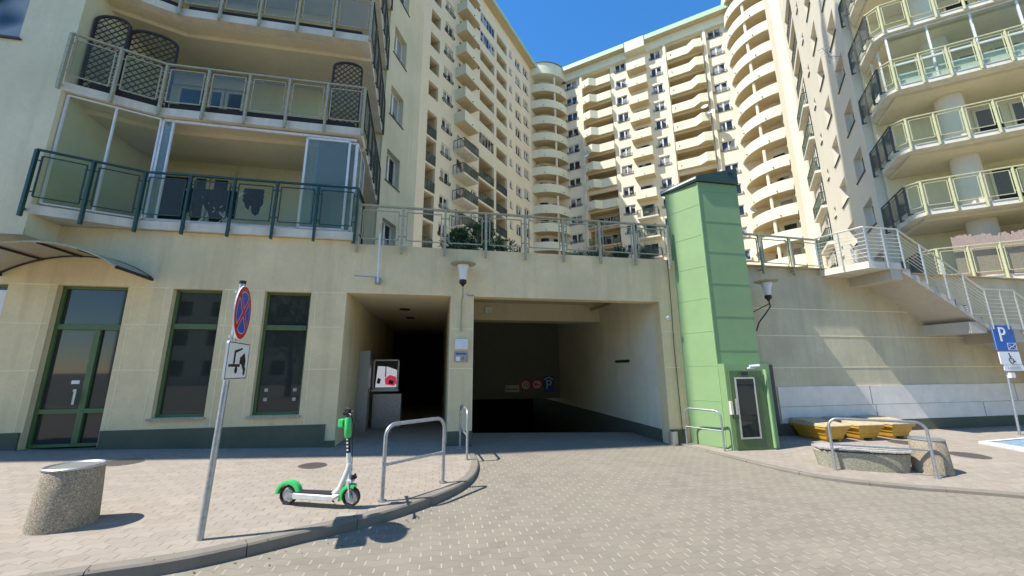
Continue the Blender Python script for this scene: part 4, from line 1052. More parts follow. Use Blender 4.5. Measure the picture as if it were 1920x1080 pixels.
def bollard(x, y, z, r, h, label, mat):
    t = thing('bollard', (x, y, z), label, 'bollard')
    MB().lathe([(r*1.0, -.1), (r*1.03, .02), (r*.98, h*.5), (r*.92, h-.03), (r*.88, h-.005), (r*.72, h)], (x, y, z), 36).build('concrete_body', M[mat], t, True)
    MB().lathe([(r*.93, h-.012), (r*.95, h+.004), (r*.90, h+.014), (r*.80, h+.004), (r*.76, h-.01)], (x, y, z), 36).build('metal_rim', M['galv'], t, True)
    MB().lathe([(.01, h+.001), (r*.76, h+.002)], (x, y, z), 30).build('top_recess', M['groove_dark'], t); return t
bollard(-3.82, 5.32, zl(-3.82, 5), .262, .585, 'short round pebble-dash concrete bollard at the left edge of the pavement', 'pebble')
bollard(9.27, 6.22, -.25, .275, .60, 'round pebble-dash concrete bollard at the right end of the oval bench', 'pebble')

t = thing('oval_bench', (8.25, 6.78, -.24), 'long oval pebble concrete bench with a worn slatted wooden top behind the right hoop barrier', 'bench')
ax = Vector((1.13, -.60, 0)).normalized(); ay = Vector((-ax.y, ax.x, 0)); C0 = Vector((8.27, 6.70, -.24))
def superoval(a, b_, n=40, p=2.6):
    return [(C0+ax*(a*math.copysign(abs(math.cos(2*math.pi*i/n))**(2/p), math.cos(2*math.pi*i/n)))+ay*(b_*math.copysign(abs(math.sin(2*math.pi*i/n))**(2/p), math.sin(2*math.pi*i/n)))) for i in range(n)]
b = MB(); rings = [(.70, .24, -.1), (.72, .26, .02), (.75, .29, .2), (.77, .31, .32), (.74, .28, .335)]; n = 40; vs = []
for a, c, z in rings: vs += [(p.x, p.y, p.z+z) for p in superoval(a, c)]
fs = [(i*n+k, i*n+(k+1)%n, (i+1)*n+(k+1)%n, (i+1)*n+k) for i in range(len(rings)-1) for k in range(n)]+[tuple((len(rings)-1)*n+k for k in range(n)), tuple(range(n-1, -1, -1))]
b.add(vs, fs); b.build('concrete_body', M['pebble2'], t, True)
b = MB(); random.seed(5)
for i in range(22):
    u = -.74+i*.069; hw = .30*(1-abs(u/.80)**2.8)**(1/2.8); c = C0+ax*(u+.03); 
    p0, p1 = c-ay*(hw+.03), c+ay*(hw+.03); zz = .375+random.uniform(-.004, .004)
    b.bar((p0.x, p0.y, p0.z+zz), (p1.x, p1.y, p1.z+zz), .058, .032)
b.build('slatted_top', M['wood'], t)
b = MB()
for s_ in (-1, 1): p0 = C0-ax*.66+ay*.14*s_; p1 = C0+ax*.66+ay*.14*s_; b.bar((p0.x, p0.y, p0.z+.347), (p1.x, p1.y, p1.z+.347), .04, .022)
b.build('bearer', M['trellis'], t)

def grit_bin(cx, label, yy, rz, seedv):
    t = thing('grit_bin', (cx, yy, -.14), label, 'grit bin', 'yellow grit bins by the wall', rz); W = world_of(t)
    def fr(b, w0, d0, w1, d1, z0, z1, dy=0):
        b.add([(-w0,-d0,z0),(w0,-d0,z0),(w0,d0,z0),(-w0,d0,z0),(-w1,-d1,z1),(w1,-d1,z1),(w1,d1,z1),(-w1,d1,z1)], [(3,2,1,0),(4,5,6,7),(0,1,5,4),(1,2,6,5),(2,3,7,6),(3,0,4,7)])
    b = MB(W); fr(b, .27, .38, .30, .41, .03, .14); fr(b, .315, .42, .36, .46, .141, .28); fr(b, .40, .50, .40, .50, .281, .34)
    for sx in (-.18, .18): b.box(sx-.05, sx+.05, -.36, .36, -.03, .03)
    b.build('tub', M['yellow'], t, bevel=.008)
    b = MB(W); w_, f, k = .415, -.52, .50
    b.add([(-w_,f,.341),(w_,f,.341),(w_,k,.341),(-w_,k,.341),(-w_,f,.38),(w_,f,.38),(w_*.93,k*.2,.46),(-w_*.93,k*.2,.46),(w_*.9,k,.475),(-w_*.9,k,.475)],
          [(3,2,1,0),(0,1,5,4),(4,5,6,7),(7,6,8,9),(2,3,9,8),(1,2,8,6,5),(3,0,4,7,9)])
    b.build('lid', M['yellow_lid'], t, bevel=.012)
grit_bin(10.1, 'dusty yellow grit bin nearest the green lift, leftmost of three', 9.14, .02, 1)
grit_bin(11.15, 'yellow grit bin in the middle of the three by the white wall', 9.12, -.02, 2)
grit_bin(12.22, 'yellow grit bin farthest from the lift with its lid in the sun', 9.14, .02, 3)

def plate_frame(p, az):
    """plate whose right-hand direction (as read) has azimuth az from +Y towards +X; origin p"""
    t_ = Vector((math.sin(az), math.cos(az), 0)); n_ = Vector((t_.y, -t_.x, 0))
    return Matrix(((t_.x, 0, n_.x, p[0]), (t_.y, 0, n_.y, p[1]), (0, 1, 0, p[2]), (0, 0, 0, 1)))
def polyplate(b, poly, z0, z1):
    n = len(poly); b.add([(p[0], p[1], z0) for p in poly]+[(p[0], p[1], z1) for p in poly], [tuple(range(n-1, -1, -1)), tuple(range(n, 2*n))]+[(i, (i+1)%n, n+(i+1)%n, n+i) for i in range(n)]); return b
def ngon(r, n=40, cx=0, cy=0): return [(cx+r*math.cos(2*math.pi*i/n), cy+r*math.sin(2*math.pi*i/n)) for i in range(n)]
def rrect(w_, h, r, cx=0, cy=0):
    out = []
    for sx, sy, a0 in ((1,1,0),(-1,1,90),(-1,-1,180),(1,-1,270)):
        for k in range(5): a = R(a0+22.5*k); out.append((cx+sx*(w_/2-r)+r*math.cos(a), cy+sy*(h/2-r)+r*math.sin(a)))
    return out
t = thing('no_stopping_sign', (-2.22, 4.77, .07), 'tall grey pole with a round no-stopping sign above a white tow-away plate', 'traffic sign')
MB().cyl((-2.235, 4.74, -.1), (-2.20, 4.80, 2.68), .030, seg=16).build('pole', M['galv'], t, True)
MB().cyl((-2.20, 4.80, 2.665), (-2.20, 4.80, 2.70), .034, seg=16).build('pole_cap', M['black'], t)
b = MB()
for z in (2.05, 2.55, 1.72, 1.93): b.cyl((-2.215, 4.785, z), (-2.215, 4.785, z+.03), .042, seg=14)
b.build('clamp', M['galv'], t)
P1 = plate_frame((-2.15, 4.79, 2.335), R(-9.5))
b = polyplate(MB(P1), ngon(.30), -.012, 0); sp_ = b.build('round_plate', M['white'], t)
polyplate(MB(P1), ngon(.294), .0005, .002).build('red_ring', M['red'], sp_)
polyplate(MB(P1), ngon(.238), .0025, .003).build('ring_border', M['sign_pink'], sp_)
polyplate(MB(P1), ngon(.230), .0035, .004).build('blue_field', M['blue'], sp_)
b = MB(P1); b2 = MB(P1)
for a in (45, -45):
    c, s_ = math.cos(R(a)), math.sin(R(a))
    q = lambda L_, w_: [(c*x-s_*y, s_*x+c*y) for x, y in ((-L_,-w_),(L_,-w_),(L_,w_),(-L_,w_))]
    polyplate(b, q(.236, .034), .0045, .005+(.0002 if a > 0 else 0)); polyplate(b2, q(.25, .026), .0056, .006+(.0002 if a > 0 else 0))
b.build('cross_border', M['sign_pink'], sp_); b2.build('red_cross', M['red'], sp_)
P2 = plate_frame((-2.13, 4.78, 1.805), R(-5))
pl2 = polyplate(MB(P2), rrect(.60, .40, .03), -.02, 0).build('tow_plate', M['white'], t)
o = MB(P2)
for (x0, x1, y0, y1) in ((-.29, .29, .184, .192), (-.29, .29, -.192, -.184), (-.292, -.284, -.184, .184), (.284, .292, -.184, .184)): o.box(x0, x1, y0, y1, .001, .0025)
o.build('border', M['black'], pl2)
b = MB(P2)
polyplate(b, [(-.235,-.065),(.06,-.065),(.06,-.035),(-.235,-.04)], .001, .003)
polyplate(b, [(-.125,-.0349),(-.085,-.0349),(-.085,.085),(-.125,.085)], .001, .003)
polyplate(b, [(-.125,.0855),(-.07,.0855),(.08,.125),(.08,.142),(-.125,.105)], .001, .003)
polyplate(b, ngon(.036, 16, -.03, -.10), .001, .003)
polyplate(b, [(.04,.03),(.085,.05),(.235,-.09),(.225,-.125),(.20,-.135),(.165,-.10),(.07,-.005)], .001, .003)
polyplate(b, [(.0855,.0505),(.15,.085),(.165,.08),(.21,.0),(.205,-.055)], .001, .0028)
polyplate(b, ngon(.028, 14, .07, -.01), .001, .0032); polyplate(b, ngon(.028, 14, .2, -.13), .001, .0032)
b.build('tow_symbol', M['black'], pl2)

t = thing('parking_sign', (16.0, 8.5, -.16), 'thin leaning pole with a blue P parking sign above a wheelchair plate', 'traffic sign')
MB().cyl((15.98, 8.5, -.25), (16.18, 8.54, 1.45), .028, seg=12).build('pole', M['galv'], t, True)
MB().cyl((16.20, 8.545, 1.42), (16.32, 8.55, 2.85), .028, seg=12).build('pole_top', M['galv'], t, True)
MB().box(16.14, 16.30, 8.44, 8.52, 1.38, 1.52).build('clamp', M['white_metal'], t)
PF = face(16.34, 8.49, 0)
p_ = polyplate(MB(PF), rrect(.80, .735, .04, 0, 2.515), -.02, 0).build('blue_plate', M['pblue'], t)
polyplate(MB(PF), [(-.398, 2.16), (-.384, 2.16), (-.384, 2.87), (-.398, 2.87)], .001, .002).build('edge', M['white'], p_)
text('letter', 'P', .60, M['white'], face(16.30, 8.487, 2.60), p_, .004)
b = MB(face(16.56, 8.487, 2.27))
for (x0, x1, y0, y1) in ((-.17, .17, .09, .10), (-.17, .17, -.10, -.09), (-.17, -.16, -.09, .09), (.16, .17, -.09, .09)): b.box(x0, x1, y0, y1, .0, .003)
for p0, p1 in (((-.16, .09), (0, -.02)), ((.16, .09), (0, -.02)), ((-.16, -.09), (-.03, 0)), ((.16, -.09), (.03, 0))):
    d_ = (Vector(p1)-Vector(p0)).normalized()*.006; polyplate(b, [(p0[0]-d_.y, p0[1]+d_.x), (p0[0]+d_.y, p0[1]-d_.x), (p1[0]+d_.y, p1[1]-d_.x), (p1[0]-d_.y, p1[1]+d_.x)], .0, .0025)
b.build('envelope_symbol', M['white'], p_)
q_ = polyplate(MB(PF), rrect(.80, .37, .03, .04, 1.935), -.02, 0).build('wheelchair_plate', M['white'], t)
b = MB(face(16.40, 8.487, 1.93))
polyplate(b, ngon(.028, 14, -.04, .125), 0, .003)
b.tube([(-.035,.09,.002),(-.025,-.01,.002),(.06,-.012,.002),(.10,-.10,.002),(.15,-.08,.002)], .011, 5)
b.tube([(.065+.085*math.cos(R(a))-.07, -.06+.085*math.sin(R(a)), .002) for a in range(130, 390, 20)], .010, 5); b.tube([(-.03,.05,.002),(.04,.05,.002)], .010, 5)
b.build('wheelchair_symbol', M['black'], q_)
r_ = polyplate(MB(PF), rrect(.76, .165, .03, .09, 1.655), -.02, 0).build('text_plate', M['white'], t)
b = MB(face(16.43, 8.487, 1.655)); b.box(-.25, -.21, -.035, .035, 0, .003)
for i in range(7): b.box(-.16+i*.062, -.115+i*.062, -.03, .03, 0, .003)
b.build('lettering', M['galv'], r_)

# manhole covers
def manhole(x, y, r, zf, label):
    z = zf(x, y); c = [(x+r*math.cos(2*math.pi*i/32), y+r*math.sin(2*math.pi*i/32)) for i in range(32)]
    b = MB(); b.prism(c, -.02, .006)
    for i in range(-3, 4):
        hw = math.sqrt(max(0, (r*.85)**2-(i*r*.25)**2)); b.box(x-hw, x+hw, y+i*r*.25-.008, y+i*r*.25+.008, .0062, .010)
    for i, v in enumerate(b.v): b.v[i] = Vector((v.x, v.y, v.z+zf(v.x, v.y)))
    o = b.build('manhole_cover', M['manhole'], None); tag(o, label, 'manhole cover')
manhole(-2.07, 7.8, .23, zl, 'rusty round manhole cover on the left pavement behind the scooter')
manhole(-5.27, 8.3, .28, zl, 'dark round manhole cover near the shop wall left of the sign pole')
manhole(11.6, 7.05, .33, zrt, 'round manhole cover on the right pavement beyond the pebble bollard')
manhole(11.7, 8.35, .30, zrt, 'round manhole cover near the yellow bins')
def mark(name, poly, mat): o = MB().prism(poly, -.16, -.147).build(name, mat); tag(o, kind='structure')
M['mark_blue'] = plain('worn_blue_marking', (.20, .30, .40), .8, 0, .3, 9); M['mark_white'] = plain('worn_white_marking', (.62, .62, .60), .8, 0, .25, 9)
b = MB(); b.prism([(13.3, 6.6), (17, 6.9), (17, 8.05), (13.6, 7.75)], -.3, -.136); tag(b.build('parking_marking', M['mark_blue']), kind='structure')
b = MB(); b.prism([(13.45, 7.80), (17, 8.10), (17, 8.2), (13.4, 7.9)], -.3, -.132); b.prism([(13.15, 6.6), (13.3, 6.6), (13.6, 7.75), (13.45, 7.80)], -.3, -.132); tag(b.build('parking_marking', M['mark_white']), kind='structure')

# electric scooter
t = thing('electric_scooter', (-1.38, 5.62, .042), 'white and bright green electric scooter parked on the left pavement by the kerb', 'scooter')
fx = Vector((.79, -.245, 0)).normalized(); sy_ = Vector((-fx.y, fx.x, 0))
SM = Matrix(((fx.x, sy_.x, 0, -1.775), (fx.y, sy_.y, 0, 5.74), (0, 0, 1, .052), (0, 0, 0, 1)))    # x forward from the rear wheel
WB = .83; wr = .115
def wheel(x):
    b = MB(SM); b.lathe([], seg=3) if False else None
    n = 28; prof = [(wr-.028, -.02), (wr-.008, -.024), (wr, -.012), (wr, .012), (wr-.008, .024), (wr-.028, .02)]; vs = []
    for k in range(n): a = 2*math.pi*k/n; vs += [(x+r_*math.cos(a), w_, wr+r_*math.sin(a)) for r_, w_ in prof]
    m_ = len(prof); b.add(vs, [(k*m_+i, k*m_+(i+1)%m_, ((k+1)%n)*m_+(i+1)%m_, ((k+1)%n)*m_+i) for k in range(n) for i in range(m_)])
    w0 = b.build('wheel', M['rubber'], t, True)
    b = MB(SM); b.cyl((x, -.016, wr), (x, .016, wr), wr-.045, seg=20); b.cyl((x, -.03, wr), (x, .03, wr), .028, seg=12); b.build('hub', M['galv'], w0)
    b = MB(SM)
    for k in range(5): a = 2*math.pi*k/5+.3; b.bar((x+.02*math.cos(a), 0, wr+.02*math.sin(a)), (x+(wr-.024)*math.cos(a), 0, wr+(wr-.024)*math.sin(a)), .012, .036)
    b.build('rim', M['galv'], w0); return w0
wheel(0); wheel(WB)
def fender(x, a0, a1, r_, name):
    b = MB(SM); n = 12; vs = []
    for k in range(n+1):
        a = R(a0+(a1-a0)*k/n); c, s2 = math.cos(a), math.sin(a)
        vs += [(x+(r_-.03)*c, -.045, wr+(r_-.03)*s2), (x+r_*c, -.035, wr+r_*s2), (x+r_*c, .035, wr+r_*s2), (x+(r_-.03)*c, .045, wr+(r_-.03)*s2), (x+(r_-.045)*c, .04, wr+(r_-.045)*s2), (x+(r_-.045)*c, -.04, wr+(r_-.045)*s2)]
    b.add(vs, [(k*6+i, k*6+(i+1)%6, k*6+6+(i+1)%6, k*6+6+i) for k in range(n) for i in range(6)]+[tuple(range(6)), tuple(range(n*6, n*6+6))]); return b.build(name, M['lime'], t, True)
fender(0, 15, 175, wr+.055, 'rear_mudguard'); fender(WB, 70, 200, wr+.032, 'front_mudguard')
b = MB(SM); b.bar((-.155, 0, wr+.02), (-.10, 0, wr+.07), .03, .02); b.bar((WB-.16, 0, wr-.05), (WB-.12, 0, wr-.02), .03, .02); b.build('mud_flap', M['black'], t)
b = MB(SM); b.add([(.10,-.075,.085),(.62,-.075,.075),(.66,-.07,.12),(.70,-.05,.145),(.10,-.075,.155),(.10,.075,.085),(.62,.075,.075),(.66,.07,.12),(.70,.05,.145),(.10,.075,.155)],
      [(0,1,2,3,4),(9,8,7,6,5),(0,5,6,1),(1,6,7,2),(2,7,8,3),(3,8,9,4),(4,9,5,0)]); b.build('deck', M['scooter_white'], t, bevel=.008)
MB(SM).add([(.12,-.065,.157),(.60,-.065,.152),(.60,.065,.152),(.12,.065,.157),(.12,-.065,.162),(.60,-.065,.157),(.60,.065,.157),(.12,.065,.162)], [(3,2,1,0),(4,5,6,7),(0,1,5,4),(1,2,6,5),(2,3,7,6),(3,0,4,7)]).build('grip_mat', M['rubber'], t)
b = MB(SM); b.bar((-.01, -.045, wr+.005), (.17, -.06, .12), .012, .05); b.bar((-.01, .045, wr+.005), (.17, .06, .12), .012, .05); b.box(.04, .13, -.07, -.05, .10, .14); b.build('rear_fork', M['galv'], t)
b = MB(SM); b.tube([(.60,0,.13),(.68,0,.20),(.765,0,.42),(.78,0,.50)], [.042,.040,.038,.034], 12); b.build('neck', M['scooter_white'], t, True)
b = MB(SM); b.cyl((.795,0,.30), (.752,0,.62), .030, .028, 14); b.build('head_tube', M['scooter_white'], t, True)
b = MB(SM); b.bar((.80, -.035, .30), (WB, -.04, wr), .014, .035); b.bar((.80, .035, .30), (WB, .04, wr), .014, .035); b.box(.77, .84, -.045, .045, .28, .315); b.build('fork', M['scooter_white'], t, bevel=.004)
b = MB(SM); b.cyl((.83,-.028,.30), (.85,-.028,.37), .014, seg=8); b.cyl((.83,.028,.30), (.85,.028,.37), .014, seg=8); b.cyl((.845,0,.33),(.875,0,.345),.022,seg=10); b.build('front_light', M['black'], t)
b = MB(SM); b.cyl((.752,0,.62), (.728,0,.82), .024, seg=12); b.build('stem', M['rubber'], t, True)
b = MB(SM); 
for i in range(4): z = .65+i*.042; b.box(.752-(z-.62)*.12-.012, .752-(z-.62)*.12+.012, -.0262, -.0245, z, z+.018)
b.build('stem_lettering', M['white'], t)
MB(SM).tube([(.730,0,.80),(.726,0,.83),(.712,0,1.0),(.705,0,1.05)], [.028,.044,.044,.03], 14).build('battery_cover', M['lime'], t, True)
MB(SM).box(.60, .67, -.045, .045, .93, 1.03).build('phone_box', M['lime'], t, bevel=.01)
MB(SM).cyl((.706,0,1.04), (.70,0,1.10), .022, seg=12).build('stem_top', M['black'], t, True)
hb0 = Vector((.70, 0, 1.12)); hd = Vector((.42, -.9, 0)).normalized()
hbar = MB(SM).tube([hb0-hd*.27+Vector((-.02,0,.015)), hb0-hd*.1, hb0+hd*.1, hb0+hd*.27+Vector((-.02,0,-.0))], .014, 10).build('handlebar', M['black'], t, True)
for s_, dz in ((-1, .015), (1, 0)): MB(SM).cyl(hb0+hd*.28*s_+Vector((-.02,0,dz)), hb0+hd*.17*s_, .02, seg=10).build('grip', M['rubber'], hbar)
b = MB(SM); b.tube([hb0-hd*.14, hb0-hd*.2+Vector((.06,0,-.015)), hb0-hd*.26+Vector((.05,0,-.02))], .006, 6); b.tube([hb0+hd*.14, hb0+hd*.2+Vector((.06,0,-.015)), hb0+hd*.26+Vector((.05,0,-.02))], .006, 6); b.build('brake_lever', M['galv'], hbar)
MB(SM).box(.67, .73, -.03, .03, 1.10, 1.15).build('display', M['black'], hbar)
MB(SM).tube([(.50,.05,.08),(.53,.10,.03),(.54,.13,.005)], .009, 8).build('kickstand', M['rubber'], t)
b = MB(SM); b.tube([hb0+Vector((.02,.03,0)), (.78,.03,.95), (.78,.03,.7), (.80,.03,.4)], .005, 5); b.build('cable', M['black'], t)

# ================================================================ things on the balconies
def trellis(c, d, w_, h, z, label, tilt=0, arch=.18):
    t = thing('trellis', (*c, z), label, 'trellis', 'lattice screens on the balcony')
    d = Vector((*d, 0)).normalized(); n_ = Vector((-d.y, d.x, 0)); X = Matrix(((d.x, n_.x, 0, c[0]), (d.y, n_.y, 0, c[1]), (0, 0, 1, z), (0, 0, 0, 1)))
    top = lambda u: h-arch+arch*math.sqrt(max(0, 1-(u/(w_/2))**2))
    b = MB(X); pts = [(-w_/2, 0, 0)]+[(w_/2*math.sin(R(a)), 0, top(w_/2*math.sin(R(a)))) for a in range(-90, 91, 15)]+[(w_/2, 0, 0)]
    for a, c2 in zip(pts[:-1], pts[1:]): b.bar(a, c2, .045, .05)
    b.bar((-w_/2,0,.03), (w_/2,0,.03), .045, .05); b.build('frame', M['trellis'], t)
    b = MB(X); st = .155
    for s_ in (1, -1):
        k = -h
        while k < w_+h:
            seg = []
            for j in range(81):                           # clip the slanted lath to the arch
                u = -w_/2+w_*j/80; zz = s_*(u*1.0)+k-(0 if s_ > 0 else -0); 
                if 0 <= zz <= top(u): seg.append((u, zz))
            if len(seg) > 2: b.bar((seg[0][0], .008*s_, seg[0][1]), (seg[-1][0], .008*s_, seg[-1][1]), .012, .022)
            k += st
    b.build('lattice', M['trellis'], t)
trellis((-7.62, 9.12), (1, .15), .62, 2.0, 7.76, 'narrow arched lattice screen at the left end of the second balcony')
trellis((-6.98, 9.45), (1, .35), .86, 1.98, 7.76, 'wide arched lattice screen second from the left on the upper balcony')
trellis((-2.62, 9.72), (1, 0), .72, 2.12, 7.76, 'arched lattice screen alone at the right end of the balcony')
t = thing('clothes_airer', (-5.1, 9.95, 4.95), 'folding airer hung with black clothes on the green railed balcony', 'clothes airer')
b = MB()
for y in (9.75, 10.2): b.bar((-5.75, y, 4.97), (-4.75, y, 5.88), .018, .018); b.bar((-4.75, y, 4.97), (-5.75, y, 5.88), .018, .018)
for y in (9.75, 9.86, 9.97, 10.08, 10.2): b.bar((-5.95, y, 5.9), (-4.4, y, 5.9), .01, .01)
b.bar((-5.95, 9.75, 5.9), (-5.95, 10.2, 5.9), .014, .014); b.bar((-4.4, 9.75, 5.9), (-4.4, 10.2, 5.9), .014, .014); b.build('rack', M['white_metal'], t)
random.seed(8)
def cloth_bm(x0, x1, y, ztop, drops, name):
    b = MB(); n = 36; m_ = 8; vs = []
    for s_ in (0, .012):
        for i in range(n+1):
            f = i/n*(len(drops)-1); k = min(int(f), len(drops)-2); dr = drops[k]+(drops[k+1]-drops[k])*(f-k)
            for j in range(m_+1): vs.append((x0+(x1-x0)*i/n+.015*math.sin(j*2.1+i), y+s_+.022*math.sin(i*1.3)*j/m_, ztop-dr*j/m_))
    N_ = (n+1)*(m_+1); q = lambda i, j: i*(m_+1)+j
    fs = [(q(i,j), q(i+1,j), q(i+1,j+1), q(i,j+1)) for i in range(n) for j in range(m_)]; fs += [tuple(N_+k for k in reversed(f)) for f in fs]
    b.add(vs, fs); o = b.build(name, M['cloth'], None, True); return o
tag(cloth_bm(-5.9, -4.85, 9.73, 5.93, [.45,.62,.5,.35,.38,.6,.7,.68,.5,.55,.72,.7], 'hanging_clothes'), 'black clothes drying over the front of the airer', 'laundry')
tag(cloth_bm(-4.72, -4.28, 9.74, 6.03, [.3,.45,.55,.42,.65,.7,.62,.3], 'dark_jacket'), 'dark jacket hanging at the right end of the airer', 'laundry')

# ================================================================ plants, dishes and aerials
def leafcloud(pts_fn, n, size, mat, name, parent, seedv=1):
    rnd = random.Random(seedv); b = MB(); vs = []; fs = []
    for _ in range(n):
        c, up = pts_fn(rnd); a = Vector((rnd.gauss(0,1), rnd.gauss(0,1), rnd.gauss(0,1))).normalized(); d = (up+a*.6).normalized(); e = d.cross(a)
        if e.length < .01: continue
        e.normalize(); s_ = size*rnd.uniform(.6, 1.4); k = len(vs)
        vs += [c-e*s_*.25, c+d*s_*.5-e*s_*.05+a*s_*.1, c+d*s_, c+e*s_*.25+d*s_*.3]; fs.append((k, k+1, k+2, k+3))
    b.add(vs, fs); return b.build(name, M[mat], parent)
t = thing('shrub', (1.15, 13, 4.7), 'dark green conifer shrub behind the podium railing above the garage', 'shrub')
MB().cyl((1.15, 13, 4.69), (1.15, 13, 6.2), .06, .02).build('stem', M['bark'], t)
lobes = [(.95,.1,1.1,.6),(-.6,.0,1.2,.55),(.3,.0,1.2,.75),(-.35,.1,1.0,.65),(.75,0,.9,.5),(-.75,0,.7,.5),(0,.1,1.6,.5),(.35,.1,1.75,.35),(-.1,-.3,.7,.8),(.6,-.2,.5,.6),(-.55,-.2,1.45,.3)]
def con(r_):
    l = lobes[r_.randrange(len(lobes))]; v = Vector((r_.gauss(0,1), r_.gauss(0,1), r_.gauss(0,1))).normalized(); f = r_.uniform(.45, 1.0)**.5
    return Vector((1.15+l[0]+v.x*l[3]*f, 13+l[1]+v.y*l[3]*f*.7, 4.75+max(0, l[2]+v.z*l[3]*f*.8))), v+Vector((0,0,.3))
leafcloud(con, 6000, .12, 'leaf3', 'foliage', t, 4)
def tuft(x, y, h, w_, label, mat, seedv, n=320):
    t = thing('ornamental_grass', (x, y, 4.7), label, 'plant', 'loose plants behind the podium railing'); rnd = random.Random(seedv); b = MB()
    for _ in range(n):
        a = rnd.uniform(0, 2*math.pi); s_ = rnd.uniform(.2, 1); hh = h*rnd.uniform(.4, 1); r0 = rnd.uniform(0, .12)
        p0 = Vector((x+r0*math.cos(a), y+r0*math.sin(a), 4.69)); p1 = p0+Vector((math.cos(a)*w_*s_*.4, math.sin(a)*w_*s_*.4, hh*.75)); p2 = p0+Vector((math.cos(a)*w_*s_, math.sin(a)*w_*s_, hh*rnd.uniform(.6, 1)))
        e = Vector((-math.sin(a), math.cos(a), 0))*.008
        b.add([p0-e, p0+e, p1+e, p1-e, p2], [(0,1,2,3), (3,2,4)])
        if rnd.random() < .5: q = p1+Vector((rnd.uniform(-.05,.05), rnd.uniform(-.05,.05), 0)); b.add([q, q+Vector((.04,.0,.02)), q+Vector((.05,.02,.06)), q+Vector((0,.02,.04))], [(0,1,2,3)])
    b.build('blades', M[mat], t)
tuft(4.3, 11.4, .85, .5, 'sparse grassy plant left of the others behind the podium railing', 'leaf2', 1)
tuft(5.1, 11.8, 1.2, .6, 'tall bushy grass in the middle behind the podium railing', 'leaf2', 2)
tuft(5.9, 11.5, 1.3, .6, 'dense grass clump third from the shrub behind the railing', 'leaf', 3)
tuft(6.9, 11.6, 1.45, .6, 'tallest grass clump close to the green lift behind the railing', 'leaf2', 4)
tuft(3.5, 11.2, .5, .45, 'low scruffy plant nearest the dark shrub behind the railing', 'leaf2', 5, 160)
v = FT @ Vector((4.9, -.5, 5.0+2.8))
t = thing('potted_plant', tuple(v), 'yellow-green leafy plant behind the terrace glass on the right', 'plant')
leafcloud(lambda r_: (Vector((v.x+r_.gauss(0,.22), v.y+r_.gauss(0,.15), v.z+.35+abs(r_.gauss(0,.3)))), Vector((0,0,1))), 380, .13, 'leaf2', 'foliage', t, 9)
MB().lathe([(.12,-.02),(.17,.28),(.15,.28)], tuple(v), 16).build('pot', M['terracotta'], t)

def dish(FM_, u, w_, z, r_, label):
    p = FM_ @ Vector((u, w_, z)); t = thing('satellite_dish', tuple(p), label, 'satellite dish', 'satellite dishes on the back block'); d = Vector((-.62, -.55, .55)).normalized(); a = d.orthogonal().normalized(); b_ = d.cross(a); b = MB(); n = 18; vs = []
    for k, (rr, dd) in enumerate(((.001, -.12), (.5, -.09), (.85, -.03), (1, .0))):
        vs += [p+(a*math.cos(2*math.pi*i/n)+b_*math.sin(2*math.pi*i/n))*rr*r_+d*dd for i in range(n)]
    b.add(vs, [(k*n+i, k*n+(i+1)%n, (k+1)*n+(i+1)%n, (k+1)*n+i) for k in range(3) for i in range(n)]); b.build('reflector', M['white'], t, True)
    b = MB(); b.cyl(p-d*.1, p-d*.45, .03, seg=6); b.cyl(p-b_*r_, p+d*.45, .012, seg=5); b.cyl(p+d*.42, p+d*.5, .04, seg=8); b.build('arm', M['galv'], t)
dish(FBk, 8.4, 1.7, 33.9, .42, 'satellite dish on a wide balcony, upper left of its pair')
dish(FBk, 9.0, 1.7, 33.0, .45, 'satellite dish on a wide balcony, lower right of its pair')
dish(FBk, -7.0, 1.6, 31.6, .38, 'lone satellite dish on the left wide balcony of the sunlit block')
dish(FBk, 12.0, .5, 19.6, .45, 'satellite dish on the wall beside the right rounded balconies')
t = thing('tv_aerial', tuple(FRt @ Vector((23.9, .5, 18.2))), 'thin television aerial on a bracket on the grey right building', 'aerial')
q = FRt @ Vector((23.9, .01, 18.0)); q2 = FRt @ Vector((23.9, .55, 18.2)); b = MB(); b.cyl(q, q2, .02, seg=6); b.cyl(q2-Vector((0,0,.4)), q2+Vector((0,0,.5)), .02, seg=6)
e0 = q2+Vector((-.8, -.35, .1)); e1 = q2+Vector((.6, .25, .2)); b.cyl(e0, e1, .014, seg=5)
for k in range(6): c = e0+(e1-e0)*k/5; b.cyl(c-Vector((.08,-.2,0)), c+Vector((.08,-.2,0)), .008, seg=4)
b.build('aerial_rods', M['galv'], t)

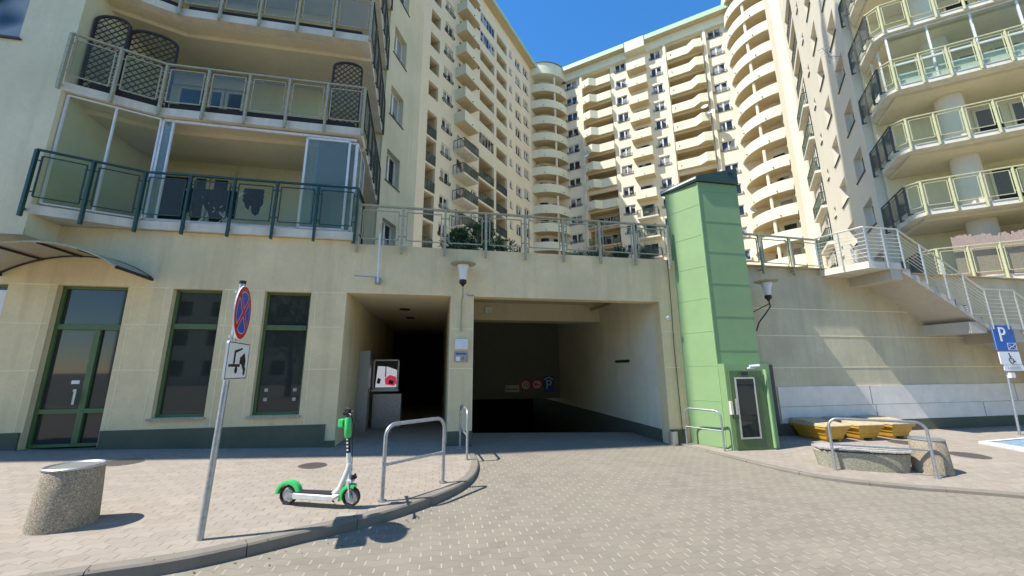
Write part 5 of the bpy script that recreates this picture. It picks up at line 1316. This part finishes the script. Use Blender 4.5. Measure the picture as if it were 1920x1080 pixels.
# ================================================================ across the street (seen only mirrored in the shop glass)
t = thing('apartment_building', (-4, -24, 0), 'plain pale building across the street, mirrored in the shop windows', 'building')
FA = frame(0, -24, 180)
MB(FA).holed(-26, 30, -1, 17, [(u, u+1.4, 1.2+2.9*k, 2.7+2.9*k) for u in range(-24, 29, 3) for k in range(5)], -.4, 0).build('wall', M['tower'], t)
MB(FA).box(-26, 30, -10, -.41, -1, 16.9).build('interior', M['dark'], t)
def tree(x, y, h, label, sd):
    t = thing('street_tree', (x, y, 0), label, 'tree', 'street trees across the road'); rnd = random.Random(sd)
    b = MB(); b.tube([(x, y, -.3), (x+.05, y, h*.2), (x-.1, y+.05, h*.45), (x, y, h*.8)], [.2, .16, .12, .03], 8)
    tips = []
    for k in range(11):
        a = rnd.uniform(0, 6.28); z0 = h*rnd.uniform(.25, .6); L_ = h*rnd.uniform(.18, .34); e = Vector((x+L_*math.cos(a), y+L_*math.sin(a), z0+L_*rnd.uniform(.4, 1))); b.tube([(x, y, z0), (Vector((x, y, z0))+e)/2+Vector((0,0,.1)), e], [.07, .05, .015], 6); tips.append(e)
    b.build('trunk', M['bark'], t)
    tips += [Vector((x+rnd.gauss(0,h*.12), y+rnd.gauss(0,h*.12), h*rnd.uniform(.5,.95))) for _ in range(16)]
    def fn(r_):
        c = tips[r_.randrange(len(tips))]; v = Vector((r_.gauss(0,1), r_.gauss(0,1), r_.gauss(0,.8))); return c+v*h*.065, v.normalized()
    leafcloud(fn, 5200, .22, 'leaf', 'crown', t, sd)
tree(-9, -7.5, 7.5, 'left street tree across the road', 11); tree(-2.5, -8.5, 7, 'middle street tree across the road', 12); tree(4.5, -8, 8, 'right street tree across the road', 13)

# dry leaves and crumbs gathered along the left kerb
rnd = random.Random(21); b = MB(); kp = dense(LK)
for _ in range(150):
    i = rnd.randrange(30, len(kp)-8); p = kp[i]; d_ = rnd.choice((-1, -1, 1))*abs(rnd.gauss(0, .10)); q = (p[0]-d_*.4+.02, p[1]+d_)
    out_ = d_ < 0; z = (zroad(q[0]+.05, q[1]-.05) if out_ else zl(*q))+.006; a = rnd.uniform(0, 6.28); r_ = rnd.uniform(.006, .018)
    if out_: q = (q[0]+.05, q[1]-.06)
    b.add([(q[0]+r_*math.cos(a+k*1.57)*(1 if k % 2 else .6), q[1]+r_*math.sin(a+k*1.57)*(1 if k % 2 else .6), z+.006*(k == 1)) for k in range(4)], [(0,1,2,3)])
tag(b.build('leaf_litter', M['bark']), 'scattered dry leaves and crumbs along the left kerb', 'litter', kind='stuff')
